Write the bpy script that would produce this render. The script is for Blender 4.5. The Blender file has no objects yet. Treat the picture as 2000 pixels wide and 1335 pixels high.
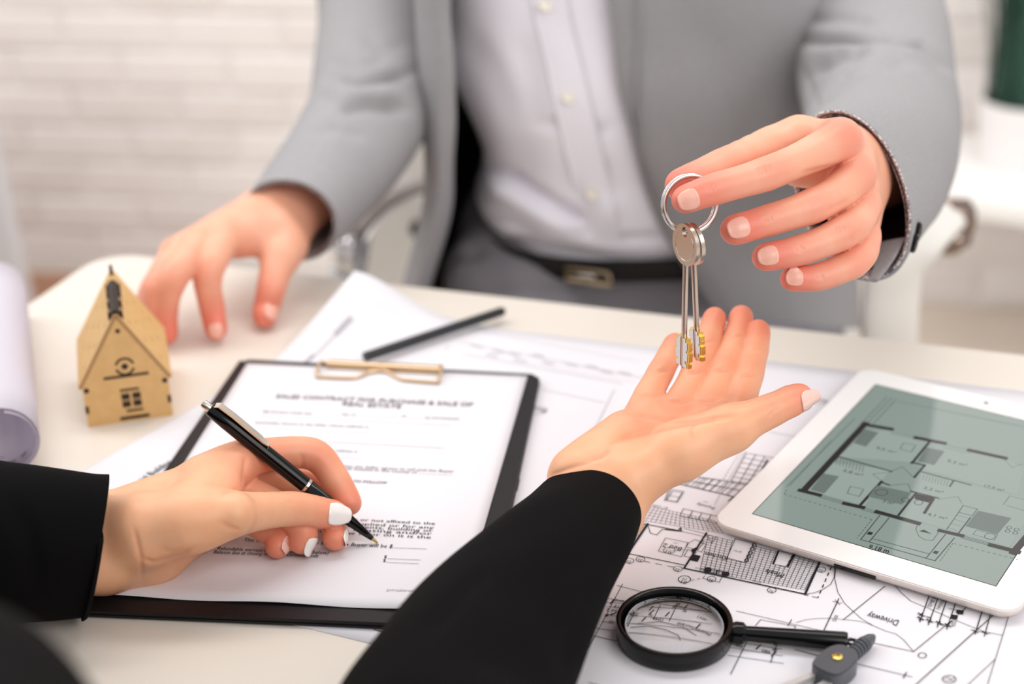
import bpy, bmesh, math, random
import numpy as np
from mathutils import Vector, Matrix
from mathutils.bvhtree import BVHTree
random.seed(7)
rng = np.random.RandomState(7)
SC = bpy.context.scene
COL = SC.collection
R_ = math.radians

# ------------------------------------------------------------------ camera
FPX = 3081.0
TZ = 0.75                                   # height of the table top
CAM = np.array([0, 0, TZ + 0.518])
_p, _r = R_(25.6), R_(-1.8)
_f = np.array([0, math.cos(_p), -math.sin(_p)])
_r0 = np.array([1.0, 0, 0]); _u0 = np.cross(_r0, _f)
_rt = math.cos(_r) * _r0 + math.sin(_r) * _u0
_up = -math.sin(_r) * _r0 + math.cos(_r) * _u0
cd = bpy.data.cameras.new('camera'); cam = bpy.data.objects.new('camera', cd); COL.objects.link(cam)
cam.matrix_world = Matrix(((_rt[0], _up[0], -_f[0], CAM[0]), (_rt[1], _up[1], -_f[1], CAM[1]),
                           (_rt[2], _up[2], -_f[2], CAM[2]), (0, 0, 0, 1)))
cd.sensor_width = 36; cd.lens = FPX / 2000 * 36; cd.clip_start = 0.02; cd.clip_end = 60
cd.dof.use_dof = True; cd.dof.focus_distance = 0.905; cd.dof.aperture_fstop = 3.6
SC.camera = cam
SC.render.resolution_x, SC.render.resolution_y = 2000, 1335

# ------------------------------------------------------------------ light
W = bpy.data.worlds.new('world'); SC.world = W; W.use_nodes = True
W.node_tree.nodes['Background'].inputs[0].default_value = (1.0, 0.985, 0.975, 1)
W.node_tree.nodes['Background'].inputs[1].default_value = 0.74
def area(name, loc, target, sx, sy, power, color=(1, 1, 1)):
    l = bpy.data.lights.new(name, 'AREA'); l.shape = 'RECTANGLE'; l.size = sx; l.size_y = sy
    l.energy = power; l.color = color
    o = bpy.data.objects.new(name, l); COL.objects.link(o); o.location = loc
    o.rotation_euler = (Vector(target) - Vector(loc)).to_track_quat('-Z', 'Y').to_euler()
    return o
area('window_light', (-1.9, 1.6, 2.3), (0.1, 1.1, 0.8), 1.6, 1.6, 20, (1, 0.985, 0.97))
area('window_light', (1.5, -0.8, 2.3), (0.2, 1.3, 0.85), 2.0, 1.5, 33, (1, 0.98, 0.96))
area('wall_fill_light', (0.0, 1.5, 2.65), (0.0, 2.95, 0.5), 2.4, 0.6, 34, (1, 0.98, 0.96))  # unseen lamp added to brighten the brick wall
SC.view_settings.view_transform = 'Standard'; SC.view_settings.look = 'None'
SC.view_settings.exposure = 0.0; SC.view_settings.gamma = 1.0
SC.view_settings.use_curve_mapping = False
SC.cycles.use_denoising = True

# ------------------------------------------------------------------ sight lines: a photo pixel to a point of the room
def ray(px, py): return _f + _rt * (px - 1000) / FPX - _up * (py - 667.5) / FPX
def D(px, py, d): return CAM + ray(px, py) * d
def Z(px, py, z=0.0):
    k = ray(px, py); return CAM + k * ((TZ + z - CAM[2]) / k[2])
def Y(px, py, y):
    k = ray(px, py); return CAM + k * (y / k[1])
def PT(t):                                   # (px, py, v): v > .3 is a depth, else a height over the table
    return D(*t[:3]) if t[2] > 0.3 else Z(*t[:3])
def PIX(V):
    q = np.asarray(V) - CAM; z = q @ _f
    return np.stack([1000 + FPX * (q @ _rt) / z, 667.5 - FPX * (q @ _up) / z, z], -1)
def unit(v): v = np.asarray(v, float); return v / (np.linalg.norm(v) + 1e-12)

# ------------------------------------------------------------------ materials
def lin(c):
    c = np.array(c, float) / 255.0
    return tuple(np.where(c <= 0.04045, c / 12.92, ((c + 0.055) / 1.055) ** 2.4))
def mat(name, srgb, rough=0.5, metal=0.0, spec=0.5, noise=None, bump=None, coat=0, sheen=0, emit=None, trans=0, ior=1.5, sss=0, lincol=None):
    m = bpy.data.materials.new(name); m.use_nodes = True
    nt = m.node_tree; b = nt.nodes['Principled BSDF']
    c = lincol or lin(srgb)
    b.inputs['Base Color'].default_value = (*c, 1)
    b.inputs['Roughness'].default_value = rough; b.inputs['Metallic'].default_value = metal
    b.inputs['Specular IOR Level'].default_value = spec; b.inputs['IOR'].default_value = ior
    if coat: b.inputs['Coat Weight'].default_value = coat; b.inputs['Coat Roughness'].default_value = 0.05
    if sheen: b.inputs['Sheen Weight'].default_value = sheen; b.inputs['Sheen Roughness'].default_value = 0.5
    if trans: b.inputs['Transmission Weight'].default_value = trans
    if sss:
        b.inputs['Subsurface Weight'].default_value = sss
        b.inputs['Subsurface Radius'].default_value = (1.0, 0.35, 0.2); b.inputs['Subsurface Scale'].default_value = 0.004
    if emit:
        b.inputs['Emission Color'].default_value = (*lin(emit[0]), 1); b.inputs['Emission Strength'].default_value = emit[1]
    tc = nt.nodes.new('ShaderNodeTexCoord')
    if noise:                                 # (scale, second colour, amount, detail)
        n = nt.nodes.new('ShaderNodeTexNoise'); n.inputs['Scale'].default_value = noise[0]
        n.inputs['Detail'].default_value = noise[3] if len(noise) > 3 else 3
        mp = nt.nodes.new('ShaderNodeMapping')
        if len(noise) > 4: mp.inputs['Scale'].default_value = noise[4]
        nt.links.new(tc.outputs['Object'], mp.inputs[0]); nt.links.new(mp.outputs[0], n.inputs['Vector'])
        rp = nt.nodes.new('ShaderNodeMapRange'); rp.inputs[1].default_value = 0.35; rp.inputs[2].default_value = 0.65
        rp.inputs[3].default_value = 0; rp.inputs[4].default_value = noise[2]
        nt.links.new(n.outputs[0], rp.inputs[0])
        mx = nt.nodes.new('ShaderNodeMix'); mx.data_type = 'RGBA'
        mx.inputs[6].default_value = (*c, 1); mx.inputs[7].default_value = (*lin(noise[1]), 1)
        nt.links.new(rp.outputs[0], mx.inputs[0]); nt.links.new(mx.outputs[2], b.inputs['Base Color'])
    if bump:                                  # (scale, strength, distance)
        n = nt.nodes.new('ShaderNodeTexNoise'); n.inputs['Scale'].default_value = bump[0]; n.inputs['Detail'].default_value = 4
        nt.links.new(tc.outputs['Object'], n.inputs['Vector'])
        bp = nt.nodes.new('ShaderNodeBump'); bp.inputs['Strength'].default_value = bump[1]; bp.inputs['Distance'].default_value = bump[2]
        nt.links.new(n.outputs[0], bp.inputs['Height']); nt.links.new(bp.outputs[0], b.inputs['Normal'])
    return m
def skin_mat(name, base, blush, pale):
    m = mat(name, base, rough=0.42, spec=0.4, sss=0.12, bump=(900, 0.12, 0.0004))
    nt = m.node_tree; b = nt.nodes['Principled BSDF']
    at = nt.nodes.new('ShaderNodeAttribute'); at.attribute_name = 'blush'
    tc = nt.nodes['Texture Coordinate']
    n = nt.nodes.new('ShaderNodeTexNoise'); n.inputs['Scale'].default_value = 55; n.inputs['Detail'].default_value = 4
    nt.links.new(tc.outputs['Object'], n.inputs['Vector'])
    m1 = nt.nodes.new('ShaderNodeMix'); m1.data_type = 'RGBA'
    m1.inputs[6].default_value = (*lin(base), 1); m1.inputs[7].default_value = (*lin(pale), 1)
    rp = nt.nodes.new('ShaderNodeMapRange'); rp.inputs[1].default_value = 0.3; rp.inputs[2].default_value = 0.7; rp.inputs[4].default_value = 0.7
    nt.links.new(n.outputs[0], rp.inputs[0]); nt.links.new(rp.outputs[0], m1.inputs[0])
    m2 = nt.nodes.new('ShaderNodeMix'); m2.data_type = 'RGBA'; m2.inputs[7].default_value = (*lin(blush), 1)
    nt.links.new(at.outputs['Fac'], m2.inputs[0]); nt.links.new(m1.outputs[2], m2.inputs[6])
    nt.links.new(m2.outputs[2], b.inputs['Base Color'])
    return m
M = {}
M['table'] = mat('table_laminate', (223, 214, 203), rough=0.32, spec=0.4)
M['paper'] = mat('paper', (224, 221, 226), rough=0.85, spec=0.2, bump=(60, 0.05, 0.001))
M['ink'] = mat('ink', (40, 38, 42), rough=0.8, spec=0.1)
M['ink_grey'] = mat('grey_ink', (120, 116, 122), rough=0.8, spec=0.1)
M['ink_pale'] = mat('pale_ink', (176, 172, 178), rough=0.8, spec=0.1)
M['brick'] = mat('white_paint', (236, 231, 228), rough=0.75, noise=(9, (230, 224, 221), 0.6), bump=(70, 0.3, 0.003))
M['brick2'] = mat('worn_white_paint', (232, 226, 223), rough=0.8, noise=(11, (222, 215, 211), 0.8), bump=(60, 0.4, 0.004))
M['mortar'] = mat('painted_mortar', (233, 228, 226), rough=0.9, bump=(90, 0.5, 0.003))
M['floor'] = mat('floor_laminate', (214, 202, 190), rough=0.5, noise=(6, (200, 186, 172), 0.6, 4, (1, 8, 1)))
M['rug'] = mat('brown_rug', (176, 132, 108), rough=0.95, noise=(40, (160, 116, 92), 0.6))
M['black'] = mat('black_leatherette', (26, 22, 24), rough=0.42, spec=0.25, bump=(500, 0.15, 0.0006))
M['plastic'] = mat('black_plastic', (9, 9, 10), rough=0.16, spec=0.3)
M['pencil'] = mat('black_lacquer', (38, 40, 44), rough=0.4)
M['chrome'] = mat('chrome', (225, 225, 228), rough=0.08, metal=1)
M['steel'] = mat('nickel_steel', (205, 200, 196), rough=0.2, metal=1)
M['arm_chrome'] = mat('brown_reflection_chrome', (150, 132, 122), rough=0.13, metal=1)  # brown of a dark reflection put into the chrome's base colour
M['satin'] = mat('satin_steel', (205, 204, 203), rough=0.38, metal=0.7)
M['steel2'] = mat('key_nickel', (196, 180, 168), rough=0.26, metal=1, bump=(900, 0.1, 0.0003))
M['brass'] = mat('brass', (216, 184, 104), rough=0.26, metal=1)
M['clip'] = mat('clip_metal', (214, 186, 152), rough=0.3, metal=1)
M['silver'] = mat('pen_silver', (212, 203, 190), rough=0.27, metal=1)
M['white_plastic'] = mat('white_glass', (243, 241, 240), rough=0.12, spec=0.5)
M['edge'] = mat('tablet_edge', (222, 212, 206), rough=0.35, metal=0.2)
M['screen'] = mat('lit_screen', (20, 26, 24), rough=0.06, spec=0.9, emit=((150, 167, 159), 0.74))
M['s_line'] = mat('screen_line', (10, 10, 10), rough=0.06, spec=0.5, emit=((66, 70, 70), 0.6))
M['s_wall'] = mat('screen_wall', (10, 10, 10), rough=0.06, spec=0.5, emit=((44, 38, 40), 0.6))
M['s_fill'] = mat('screen_fill', (16, 20, 20), rough=0.06, spec=0.5, emit=((128, 142, 136), 0.62))
M['s_pale'] = mat('screen_pale', (20, 24, 23), rough=0.06, spec=0.5, emit=((162, 177, 169), 0.8))
M['mdf'] = mat('laser_cut_board', (214, 174, 116), rough=0.6, noise=(160, (200, 160, 102), 0.5, 3), bump=(700, 0.1, 0.0003))
M['burnt'] = mat('burnt_edge', (44, 28, 18), rough=0.7)
M['mdf_edge'] = mat('scorched_board', (168, 130, 86), rough=0.7)
M['jacket'] = mat('grey_suiting', (164, 162, 164), rough=0.9, spec=0.15, noise=(700, (144, 142, 145), 0.7, 5), bump=(1400, 0.25, 0.0006))
M['lining'] = mat('black_lining', (14, 13, 15), rough=0.6)
M['shirt'] = mat('white_cotton', (245, 242, 250), rough=0.75, spec=0.2, bump=(1500, 0.1, 0.0004))
M['trousers'] = mat('grey_trousers', (142, 138, 143), rough=0.85, spec=0.2, noise=(600, (124, 120, 126), 0.6))
M['blackcloth'] = mat('black_blazer', (12, 11, 12), rough=0.9, spec=0.08, bump=(900, 0.3, 0.0006))
M['white_leather'] = mat('white_leatherette', (240, 236, 230), rough=0.5)
M['white_paint'] = mat('white_furniture', (240, 238, 235), rough=0.4)
M['pot'] = mat('white_ceramic', (240, 237, 238), rough=0.35)
M['leaf'] = mat('dark_green_blades', (38, 84, 66), rough=0.55, noise=(14, (26, 62, 50), 0.8))
M['soil'] = mat('straw_soil', (150, 116, 70), rough=0.95, noise=(90, (120, 84, 48), 0.7))
M['gunmetal'] = mat('grey_plastic', (74, 76, 82), rough=0.35)
M['glass'] = mat('lens_glass', (255, 255, 255), rough=0.0, trans=1.0, ior=1.46)
def lens_glass():
    m = bpy.data.materials.new('lens_glass'); m.use_nodes = True; nt = m.node_tree; nt.nodes.remove(nt.nodes['Principled BSDF'])
    r = nt.nodes.new('ShaderNodeBsdfRefraction'); r.inputs['IOR'].default_value = 1.46; r.inputs['Roughness'].default_value = 0
    g = nt.nodes.new('ShaderNodeBsdfGlossy'); g.inputs['Roughness'].default_value = 0.02
    x = nt.nodes.new('ShaderNodeMixShader'); x.inputs[0].default_value = 0.05
    nt.links.new(r.outputs[0], x.inputs[1]); nt.links.new(g.outputs[0], x.inputs[2]); nt.links.new(x.outputs[0], nt.nodes['Material Output'].inputs[0]); return m
M['glass'] = lens_glass()
M['nail_white'] = mat('white_nail_polish', (244, 238, 234), rough=0.12, coat=0.6)
M['nail_pearl'] = mat('pearl_nail', (240, 198, 186), rough=0.12, coat=0.8)
M['nail'] = mat('bare_nail', (239, 178, 160), rough=0.28, coat=0.2)
M['nail_edge'] = mat('nail_edge', (240, 222, 208), rough=0.3)
M['skin_w'] = skin_mat('pale_skin', (232, 171, 132), (228, 126, 102), (238, 184, 147))
M['skin_m'] = skin_mat('ruddy_skin', (233, 166, 137), (228, 114, 98), (238, 180, 152))
def thin_paper():
    m = mat('thin_paper', (238, 235, 241), rough=0.85, spec=0.1); nt = m.node_tree; b = nt.nodes['Principled BSDF']; o = nt.nodes['Material Output']
    t = nt.nodes.new('ShaderNodeBsdfTranslucent'); t.inputs[0].default_value = (*lin((240, 236, 244)), 1)
    x = nt.nodes.new('ShaderNodeMixShader'); x.inputs[0].default_value = 0.5
    nt.links.new(b.outputs[0], x.inputs[1]); nt.links.new(t.outputs[0], x.inputs[2]); nt.links.new(x.outputs[0], o.inputs[0]); return m
M['thin_paper'] = thin_paper()
def pattern_mat():
    m = mat('patterned_lining', (214, 206, 208), rough=0.7)
    nt = m.node_tree; b = nt.nodes['Principled BSDF']; tc = nt.nodes['Texture Coordinate']
    v = nt.nodes.new('ShaderNodeTexVoronoi'); v.feature = 'DISTANCE_TO_EDGE'; v.inputs['Scale'].default_value = 330
    nt.links.new(tc.outputs['Object'], v.inputs['Vector'])
    r = nt.nodes.new('ShaderNodeMapRange'); r.inputs[1].default_value = 0.04; r.inputs[2].default_value = 0.12
    nt.links.new(v.outputs['Distance'], r.inputs[0])
    mx = nt.nodes.new('ShaderNodeMix'); mx.data_type = 'RGBA'
    mx.inputs[6].default_value = (*lin((88, 80, 92)), 1); mx.inputs[7].default_value = (*lin((216, 206, 204)), 1)
    nt.links.new(r.outputs[0], mx.inputs[0]); nt.links.new(mx.outputs[2], b.inputs['Base Color'])
    return m
M['pattern'] = pattern_mat()

# ------------------------------------------------------------------ objects
ORG = {}
def thing(name, label, cat, loc, group=None):
    o = bpy.data.objects.new(name, None); COL.objects.link(o)
    o.location = loc; o['label'] = label; o['category'] = cat; o.empty_display_size = 0.02
    if group: o['group'] = group
    ORG[o.name] = np.array(loc, float)
    return o
def org(o): return ORG.get(o.name, np.zeros(3)) if o else np.zeros(3)
def link(name, V, Fc, m, parent=None, smooth=False, kind=None, label=None, autosmooth=None):
    me = bpy.data.meshes.new(name)
    V = np.asarray(V, float) - org(parent)
    me.from_pydata(V.tolist(), [], [tuple(int(i) for i in f) for f in Fc]); me.update()
    ms = m if isinstance(m, list) else [m]
    for x in ms: me.materials.append(x)
    if smooth: me.polygons.foreach_set('use_smooth', [True] * len(me.polygons))
    if autosmooth: me.set_sharp_from_angle(angle=R_(autosmooth))
    o = bpy.data.objects.new(name, me); COL.objects.link(o)
    if parent: o.parent = parent
    ORG[o.name] = org(parent)
    if kind: o['kind'] = kind
    if label: o['label'] = label
    return o
def tag(o, label, cat, group=None):
    o['label'] = label; o['category'] = cat
    if group: o['group'] = group
    return o
class MB:
    def __init__(s): s.V = []; s.F = []
    def add(s, V, Fc):
        n = len(s.V); s.V += [tuple(v) for v in V]; s.F += [tuple(i + n for i in f) for f in Fc]; return s
    def box(s, o, ex, ey, ez):
        o, ex, ey, ez = map(lambda q: np.asarray(q, float), (o, ex, ey, ez))
        V = [o, o + ex, o + ex + ey, o + ey]; V = V + [v + ez for v in V]
        return s.add(V, [(3, 2, 1, 0), (4, 5, 6, 7), (0, 1, 5, 4), (1, 2, 6, 5), (2, 3, 7, 6), (3, 0, 4, 7)])
    def prism(s, poly, ez):
        n = len(poly); ez = np.asarray(ez, float)
        V = [np.asarray(p, float) for p in poly]; V = V + [v + ez for v in V]
        return s.add(V, [tuple(range(n - 1, -1, -1)), tuple(range(n, 2 * n))] + [(i, (i + 1) % n, n + (i + 1) % n, n + i) for i in range(n)])
    def lathe(s, a, ax, prof, n=32, caps=True):   # prof: list of (t along axis, radius)
        a = np.asarray(a, float); ax = unit(ax); x, y = basis(ax)
        V = []; Fc = []
        for t, r in prof:
            for i in range(n):
                q = 2 * math.pi * i / n; V.append(a + ax * t + r * (x * math.cos(q) + y * math.sin(q)))
        for j in range(len(prof) - 1):
            for i in range(n):
                k = (i + 1) % n; Fc.append((j * n + i, j * n + k, (j + 1) * n + k, (j + 1) * n + i))
        if caps: Fc += [tuple(range(n - 1, -1, -1)), tuple(range((len(prof) - 1) * n, len(prof) * n))]
        return s.add(V, Fc)
    def wire(s, pts, r, n=10, closed=False, rx=None, up=None):
        V, Fc = sweep(pts, r, n, closed, rx, up); return s.add(V, Fc)
    def build(s, name, m, parent=None, smooth=False, **k): return link(name, s.V, s.F, m, parent, smooth, **k)
def basis(ax):
    h = np.array([0, 0, 1.0]) if abs(ax[2]) < 0.9 else np.array([1.0, 0, 0])
    x = unit(np.cross(h, ax)); return x, np.cross(ax, x)
def catmull(P, n, closed=False):
    P = np.asarray(P, float); m = len(P); out = []
    seg = m if closed else m - 1
    for i in range(seg):
        if closed: p0, p1, p2, p3 = P[(i - 1) % m], P[i], P[(i + 1) % m], P[(i + 2) % m]
        else: p0, p1, p2, p3 = P[max(i - 1, 0)], P[i], P[i + 1], P[min(i + 2, m - 1)]
        for j in range(n):
            t = j / n
            out.append(0.5 * ((2 * p1) + (-p0 + p2) * t + (2 * p0 - 5 * p1 + 4 * p2 - p3) * t * t + (-p0 + 3 * p1 - 3 * p2 + p3) * t ** 3))
    if not closed: out.append(P[-1])
    return np.array(out)
def sweep(pts, r, n=10, closed=False, rx=None, up=None):
    pts = np.asarray(pts, float); m = len(pts)
    rr = np.full(m, r) if np.isscalar(r) else np.asarray(r)
    rxx = rr if rx is None else (np.full(m, rx) if np.isscalar(rx) else np.asarray(rx))
    if closed: T = np.roll(pts, -1, 0) - np.roll(pts, 1, 0)
    else: T = np.gradient(pts, axis=0)
    T = T / (np.linalg.norm(T, axis=1, keepdims=True) + 1e-12)
    h = np.asarray(up, float) if up is not None else basis(T[0])[0]
    V = []
    for i in range(m):
        if up is not None: h = np.asarray(up, float)
        x = unit(h - T[i] * (h @ T[i])); h = x; y = np.cross(T[i], x)
        for k in range(n):
            q = 2 * math.pi * k / n; V.append(pts[i] + rxx[i] * x * math.cos(q) + rr[i] * y * math.sin(q))
    Fc = []
    for j in range(m if closed else m - 1):
        a, b = j * n, ((j + 1) % m) * n
        for k in range(n): Fc.append((a + k, a + (k + 1) % n, b + (k + 1) % n, b + k))
    if not closed: Fc += [tuple(range(n - 1, -1, -1)), tuple(range((m - 1) * n, m * n))]
    return V, Fc
def loft(G, nu, nv, closed_u=False):            # G[row][col] control points -> smooth grid
    G = np.asarray(G, float)
    A = np.array([catmull(row, nu, closed_u) for row in G])
    B = np.array([catmull(A[:, j], nv) for j in range(A.shape[1])])   # col-major
    B = B.transpose(1, 0, 2); r, c = B.shape[:2]
    V = B.reshape(-1, 3); Fc = []
    for i in range(r - 1):
        for j in range(c if closed_u else c - 1):
            k = (j + 1) % c; Fc.append((i * c + j, i * c + k, (i + 1) * c + k, (i + 1) * c + j))
    return V, Fc, (r, c)
def vnormals(V, Fc):
    V = np.asarray(V, float); N = np.zeros_like(V)
    Q = np.array([f if len(f) == 4 else (*f, f[-1]) for f in Fc])
    n = np.cross(V[Q[:, 2]] - V[Q[:, 0]], V[Q[:, 3]] - V[Q[:, 1]])
    for k in range(4): np.add.at(N, Q[:, k], n)
    return N / (np.linalg.norm(N, axis=1, keepdims=True) + 1e-12)
def thicken(V, Fc, t, shape, closed_u=False):   # an open grid sheet given thickness t along -normal
    V = np.asarray(V, float); N = vnormals(V, Fc); n = len(V)
    V2 = np.vstack([V, V - N * t]); F2 = list(Fc) + [tuple(i + n for i in f[::-1]) for f in Fc]
    r, c = shape
    rim = []
    if not closed_u: rim = [i * c for i in range(r)][::-1]
    loops = []
    if closed_u:
        loops = [[j for j in range(c)] + [0], [(r - 1) * c + j for j in range(c)][::-1] + [(r - 1) * c + c - 1]]
        loops[1] = [(r - 1) * c + (-j) % c for j in range(c + 1)]
    else:
        loops = [[j for j in range(c)] + [i * c + c - 1 for i in range(1, r)] + [(r - 1) * c + j for j in range(c - 2, -1, -1)] + [i * c for i in range(r - 2, -1, -1)]]
    for L in loops:
        for a, b in zip(L[:-1], L[1:]): F2.append((b, a, a + n, b + n))
    return V2, F2
def crease(V, N, segs, dlim=None, marks=None):              # folds pressed into cloth or skin along lines seen from the room's near side
    V = np.asarray(V, float); q = PIX(V)
    face = -((V - CAM) * N).sum(1) / np.linalg.norm(V - CAM, axis=1)
    w0 = np.clip(face * 4, 0, 1)
    out = np.zeros(len(V))
    for pts, amp, wd in segs:
        best = np.full(len(V), 1e9); tt = np.zeros(len(V)); L = len(pts) - 1
        for i in range(L):
            a = np.array(pts[i][:2], float); b = np.array(pts[i + 1][:2], float); ab = b - a
            t = np.clip(((q[:, :2] - a) @ ab) / (ab @ ab), 0, 1)
            d = np.linalg.norm(q[:, :2] - a - t[:, None] * ab, axis=1)
            k = d < best; best[k] = d[k]; tt[k] = (i + t[k]) / L
        fade = np.clip(np.minimum(tt, 1 - tt) * 4 + (0.15 if wd > 3.3 else 0), 0, 1)
        g = np.exp(-(best / wd) ** 2) * fade
        if dlim is not None: g = g * (q[:, 2] < dlim)
        out -= amp * g * w0
        if marks is not None and amp > 0: np.maximum(marks, np.exp(-(best / (wd * .7)) ** 2) * fade * w0 * min(.38, amp * 320), out=marks)
    return V + N * out[:, None]
# ------------------------------------------------------------------ flat print (lettering, line drawings)
_TXT = {}
def glyphs(s, bold=False):
    if (s, bold) in _TXT: return _TXT[(s, bold)]
    cu = bpy.data.curves.new('t', 'FONT'); cu.body = s; cu.resolution_u = 2
    if bold: cu.offset = 0.018
    o = bpy.data.objects.new('t', cu); COL.objects.link(o)
    dg = bpy.context.evaluated_depsgraph_get(); me = bpy.data.meshes.new_from_object(o.evaluated_get(dg))
    V = np.array([v.co[:] for v in me.vertices]).reshape(-1, 3); Fc = [tuple(p.vertices) for p in me.polygons]
    bpy.data.objects.remove(o); bpy.data.curves.remove(cu); bpy.data.meshes.remove(me)
    if len(V): V[:, 0] -= V[:, 0].min()
    _TXT[(s, bold)] = (V, Fc); return V, Fc
class Print:
    def __init__(s, z, conv=None): s.m = {}; s.z = z; s.cv = conv or (lambda x, y: (x, y)); s.k = 0
    def W(s, x, y): return Z(*s.cv(x, y), s.z)
    def _b(s, ink): return s.m.setdefault(ink, MB())
    def lift(s): s.k += 1; return np.array([0, 0, (s.k % 40) * 1.5e-6])
    def line(s, pts, w=0.0004, ink='ink', dash=None, closed=False):
        P = [s.W(*p) for p in pts]
        if closed: P.append(P[0])
        up = s.lift()
        for a, b in zip(P[:-1], P[1:]):
            L = np.linalg.norm(b - a)
            if L < 1e-7: continue
            d = (b - a) / L; nn = np.array([-d[1], d[0], 0]) * w * .42
            spans = [(-(w / 2 if not dash else 0), L + (w / 2 if not dash else 0))] if not dash else [(t, min(t + dash, L)) for t in np.arange(0, L, dash * 1.8)]
            for t0, t1 in spans:
                s._b(ink).add([a + d * t0 - nn + up, a + d * t1 - nn + up, a + d * t1 + nn + up, a + d * t0 + nn + up], [(0, 1, 2, 3)])
        return s
    def poly(s, pts, ink='ink'):
        up = s.lift(); P = [s.W(*p) + up for p in pts]
        ar = sum(P[i][0] * P[(i + 1) % len(P)][1] - P[(i + 1) % len(P)][0] * P[i][1] for i in range(len(P)))
        if ar < 0: P = P[::-1]
        s._b(ink).add(P, [tuple(range(len(P)))]); return s
    def ell(s, c, rx, ry, w=0.0003, ink='ink', n=20, rot=0, fill=False):
        pts = []
        for i in range(n):
            q = 2 * math.pi * i / n; x, y = rx * math.cos(q), ry * math.sin(q)
            pts.append((c[0] + x * math.cos(rot) - y * math.sin(rot), c[1] + x * math.sin(rot) + y * math.cos(rot)))
        return s.poly(pts, ink) if fill else s.line(pts, w, ink, closed=True)
    def text(s, t, p0, p1, h, ink='ink', bold=False, frac0=0.0):
        V, Fc = glyphs(t, bold)
        if not len(V): return s
        a, b = s.W(*p0), s.W(*p1); ux = b - a; up = np.array([-ux[1], ux[0], 0]); up = up / np.linalg.norm(up)
        w = V[:, 0].max(); k = s.lift()
        s._b(ink).add([a + ux * v[0] / w + up * v[1] * h / 0.69 + k for v in V], Fc); return s
    def grid(s, A, B, C, Dq, nu, nv, w=0.0003, ink='ink', holes=()):
        A, B, C, Dq = (np.array(q, float) for q in (A, B, C, Dq))
        at = lambda u, v: (A * (1 - u) + B * u) * (1 - v) + (Dq * (1 - u) + C * u) * v
        def inside(p):
            for h in holes:
                c = [np.cross(np.array(h[(i + 1) % len(h)], float) - h[i], p - np.array(h[i], float)) for i in range(len(h))]
                if all(x > 0 for x in c) or all(x < 0 for x in c): return True
            return False
        for i in range(nu + 1):
            for j in range(nv):
                p, q = at(i / nu, j / nv), at(i / nu, (j + 1) / nv)
                if not inside((p + q) / 2): s.line([p, q], w, ink)
        for j in range(nv + 1):
            for i in range(nu):
                p, q = at(i / nu, j / nv), at((i + 1) / nu, j / nv)
                if not inside((p + q) / 2): s.line([p, q], w, ink)
        return s
    def build(s, parent, name='print'):
        for ink, b in s.m.items():
            o = b.build(name, M[ink], parent, kind='stuff')
# ------------------------------------------------------------------ room
def struct(name, b, m, parent=None, **k):
    o = b.build(name, m, parent, **k)
    if not parent: o['kind'] = 'structure'
    return o
b = MB(); b.box((-3, -1.5, -0.05), (6.5, 0, 0), (0, 5.2, 0), (0, 0, 0.05)); struct('floor', b, M['floor'])
wa, wb = np.array([-0.963, 3.066, 0]), np.array([0.882, 2.735, 0])
wx = unit(wb - wa); wn = np.array([wx[1], -wx[0], 0])      # wn points to the room
w0 = wa - wx * 1.6
b = MB(); b.box(w0 - wn * 0.14, wx * 4.6, wn * 0.126, (0, 0, 2.7)); wall = struct('wall_back', b, M['mortar'])
b = MB(); bl, bh = 0.212, 0.066
b.box((0, 0, 0), (bl, 0, 0), (0, 0.024, 0), (0, 0, bh))
def chamfer_box(lx, ly, lz, c):
    bm = bmesh.new(); bmesh.ops.create_cube(bm, size=1)
    bmesh.ops.scale(bm, vec=(lx, ly, lz), verts=bm.verts)
    bmesh.ops.bevel(bm, geom=[e for e in bm.edges], offset=c, segments=1, affect='EDGES')
    V = [v.co[:] for v in bm.verts]; Fc = [tuple(v.index for v in f.verts) for f in bm.faces]
    bm.verts.index_update(); Fc = [tuple(v.index for v in f.verts) for f in bm.faces]; bm.free(); return V, Fc
bV, bF = chamfer_box(bl, 0.022, bh, 0.004)
bmeshes = []
for mm in ('brick', 'brick2'):
    me = bpy.data.meshes.new('brick'); me.from_pydata(bV, [], bF); me.materials.append(M[mm]); bmeshes.append(me)
ang = math.atan2(wx[1], wx[0])
for row in range(15):
    for c in range(18):
        o = bpy.data.objects.new('brick', bmeshes[1 if rng.rand() < 0.3 else 0]); COL.objects.link(o); o.parent = wall
        s = 0.25 + (c + 0.5 * (row % 2)) * (bl + 0.011)
        p = w0 + wx * s + wn * (-0.0185 + rng.uniform(-0.002, 0.002)); p[2] = 0.045 + row * 0.077
        o.location = p; o.rotation_euler = (R_(rng.uniform(-.6, .6)), 0, ang + R_(rng.uniform(-.5, .5)))
# strip of brown floor mat beside the table's far corner
k = MB(); q = [wa + wn * 0.03 + wx * t for t in (-0.7, 0.42)]
k.prism([q[0], q[0] + wn * 0.55, q[1] + wn * 0.55, q[1]], (0, 0, 0.008))
tag(k.build('floor_mat', M['rug']), 'brown floor mat lying along the brick wall past the table corner', 'mat')
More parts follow.
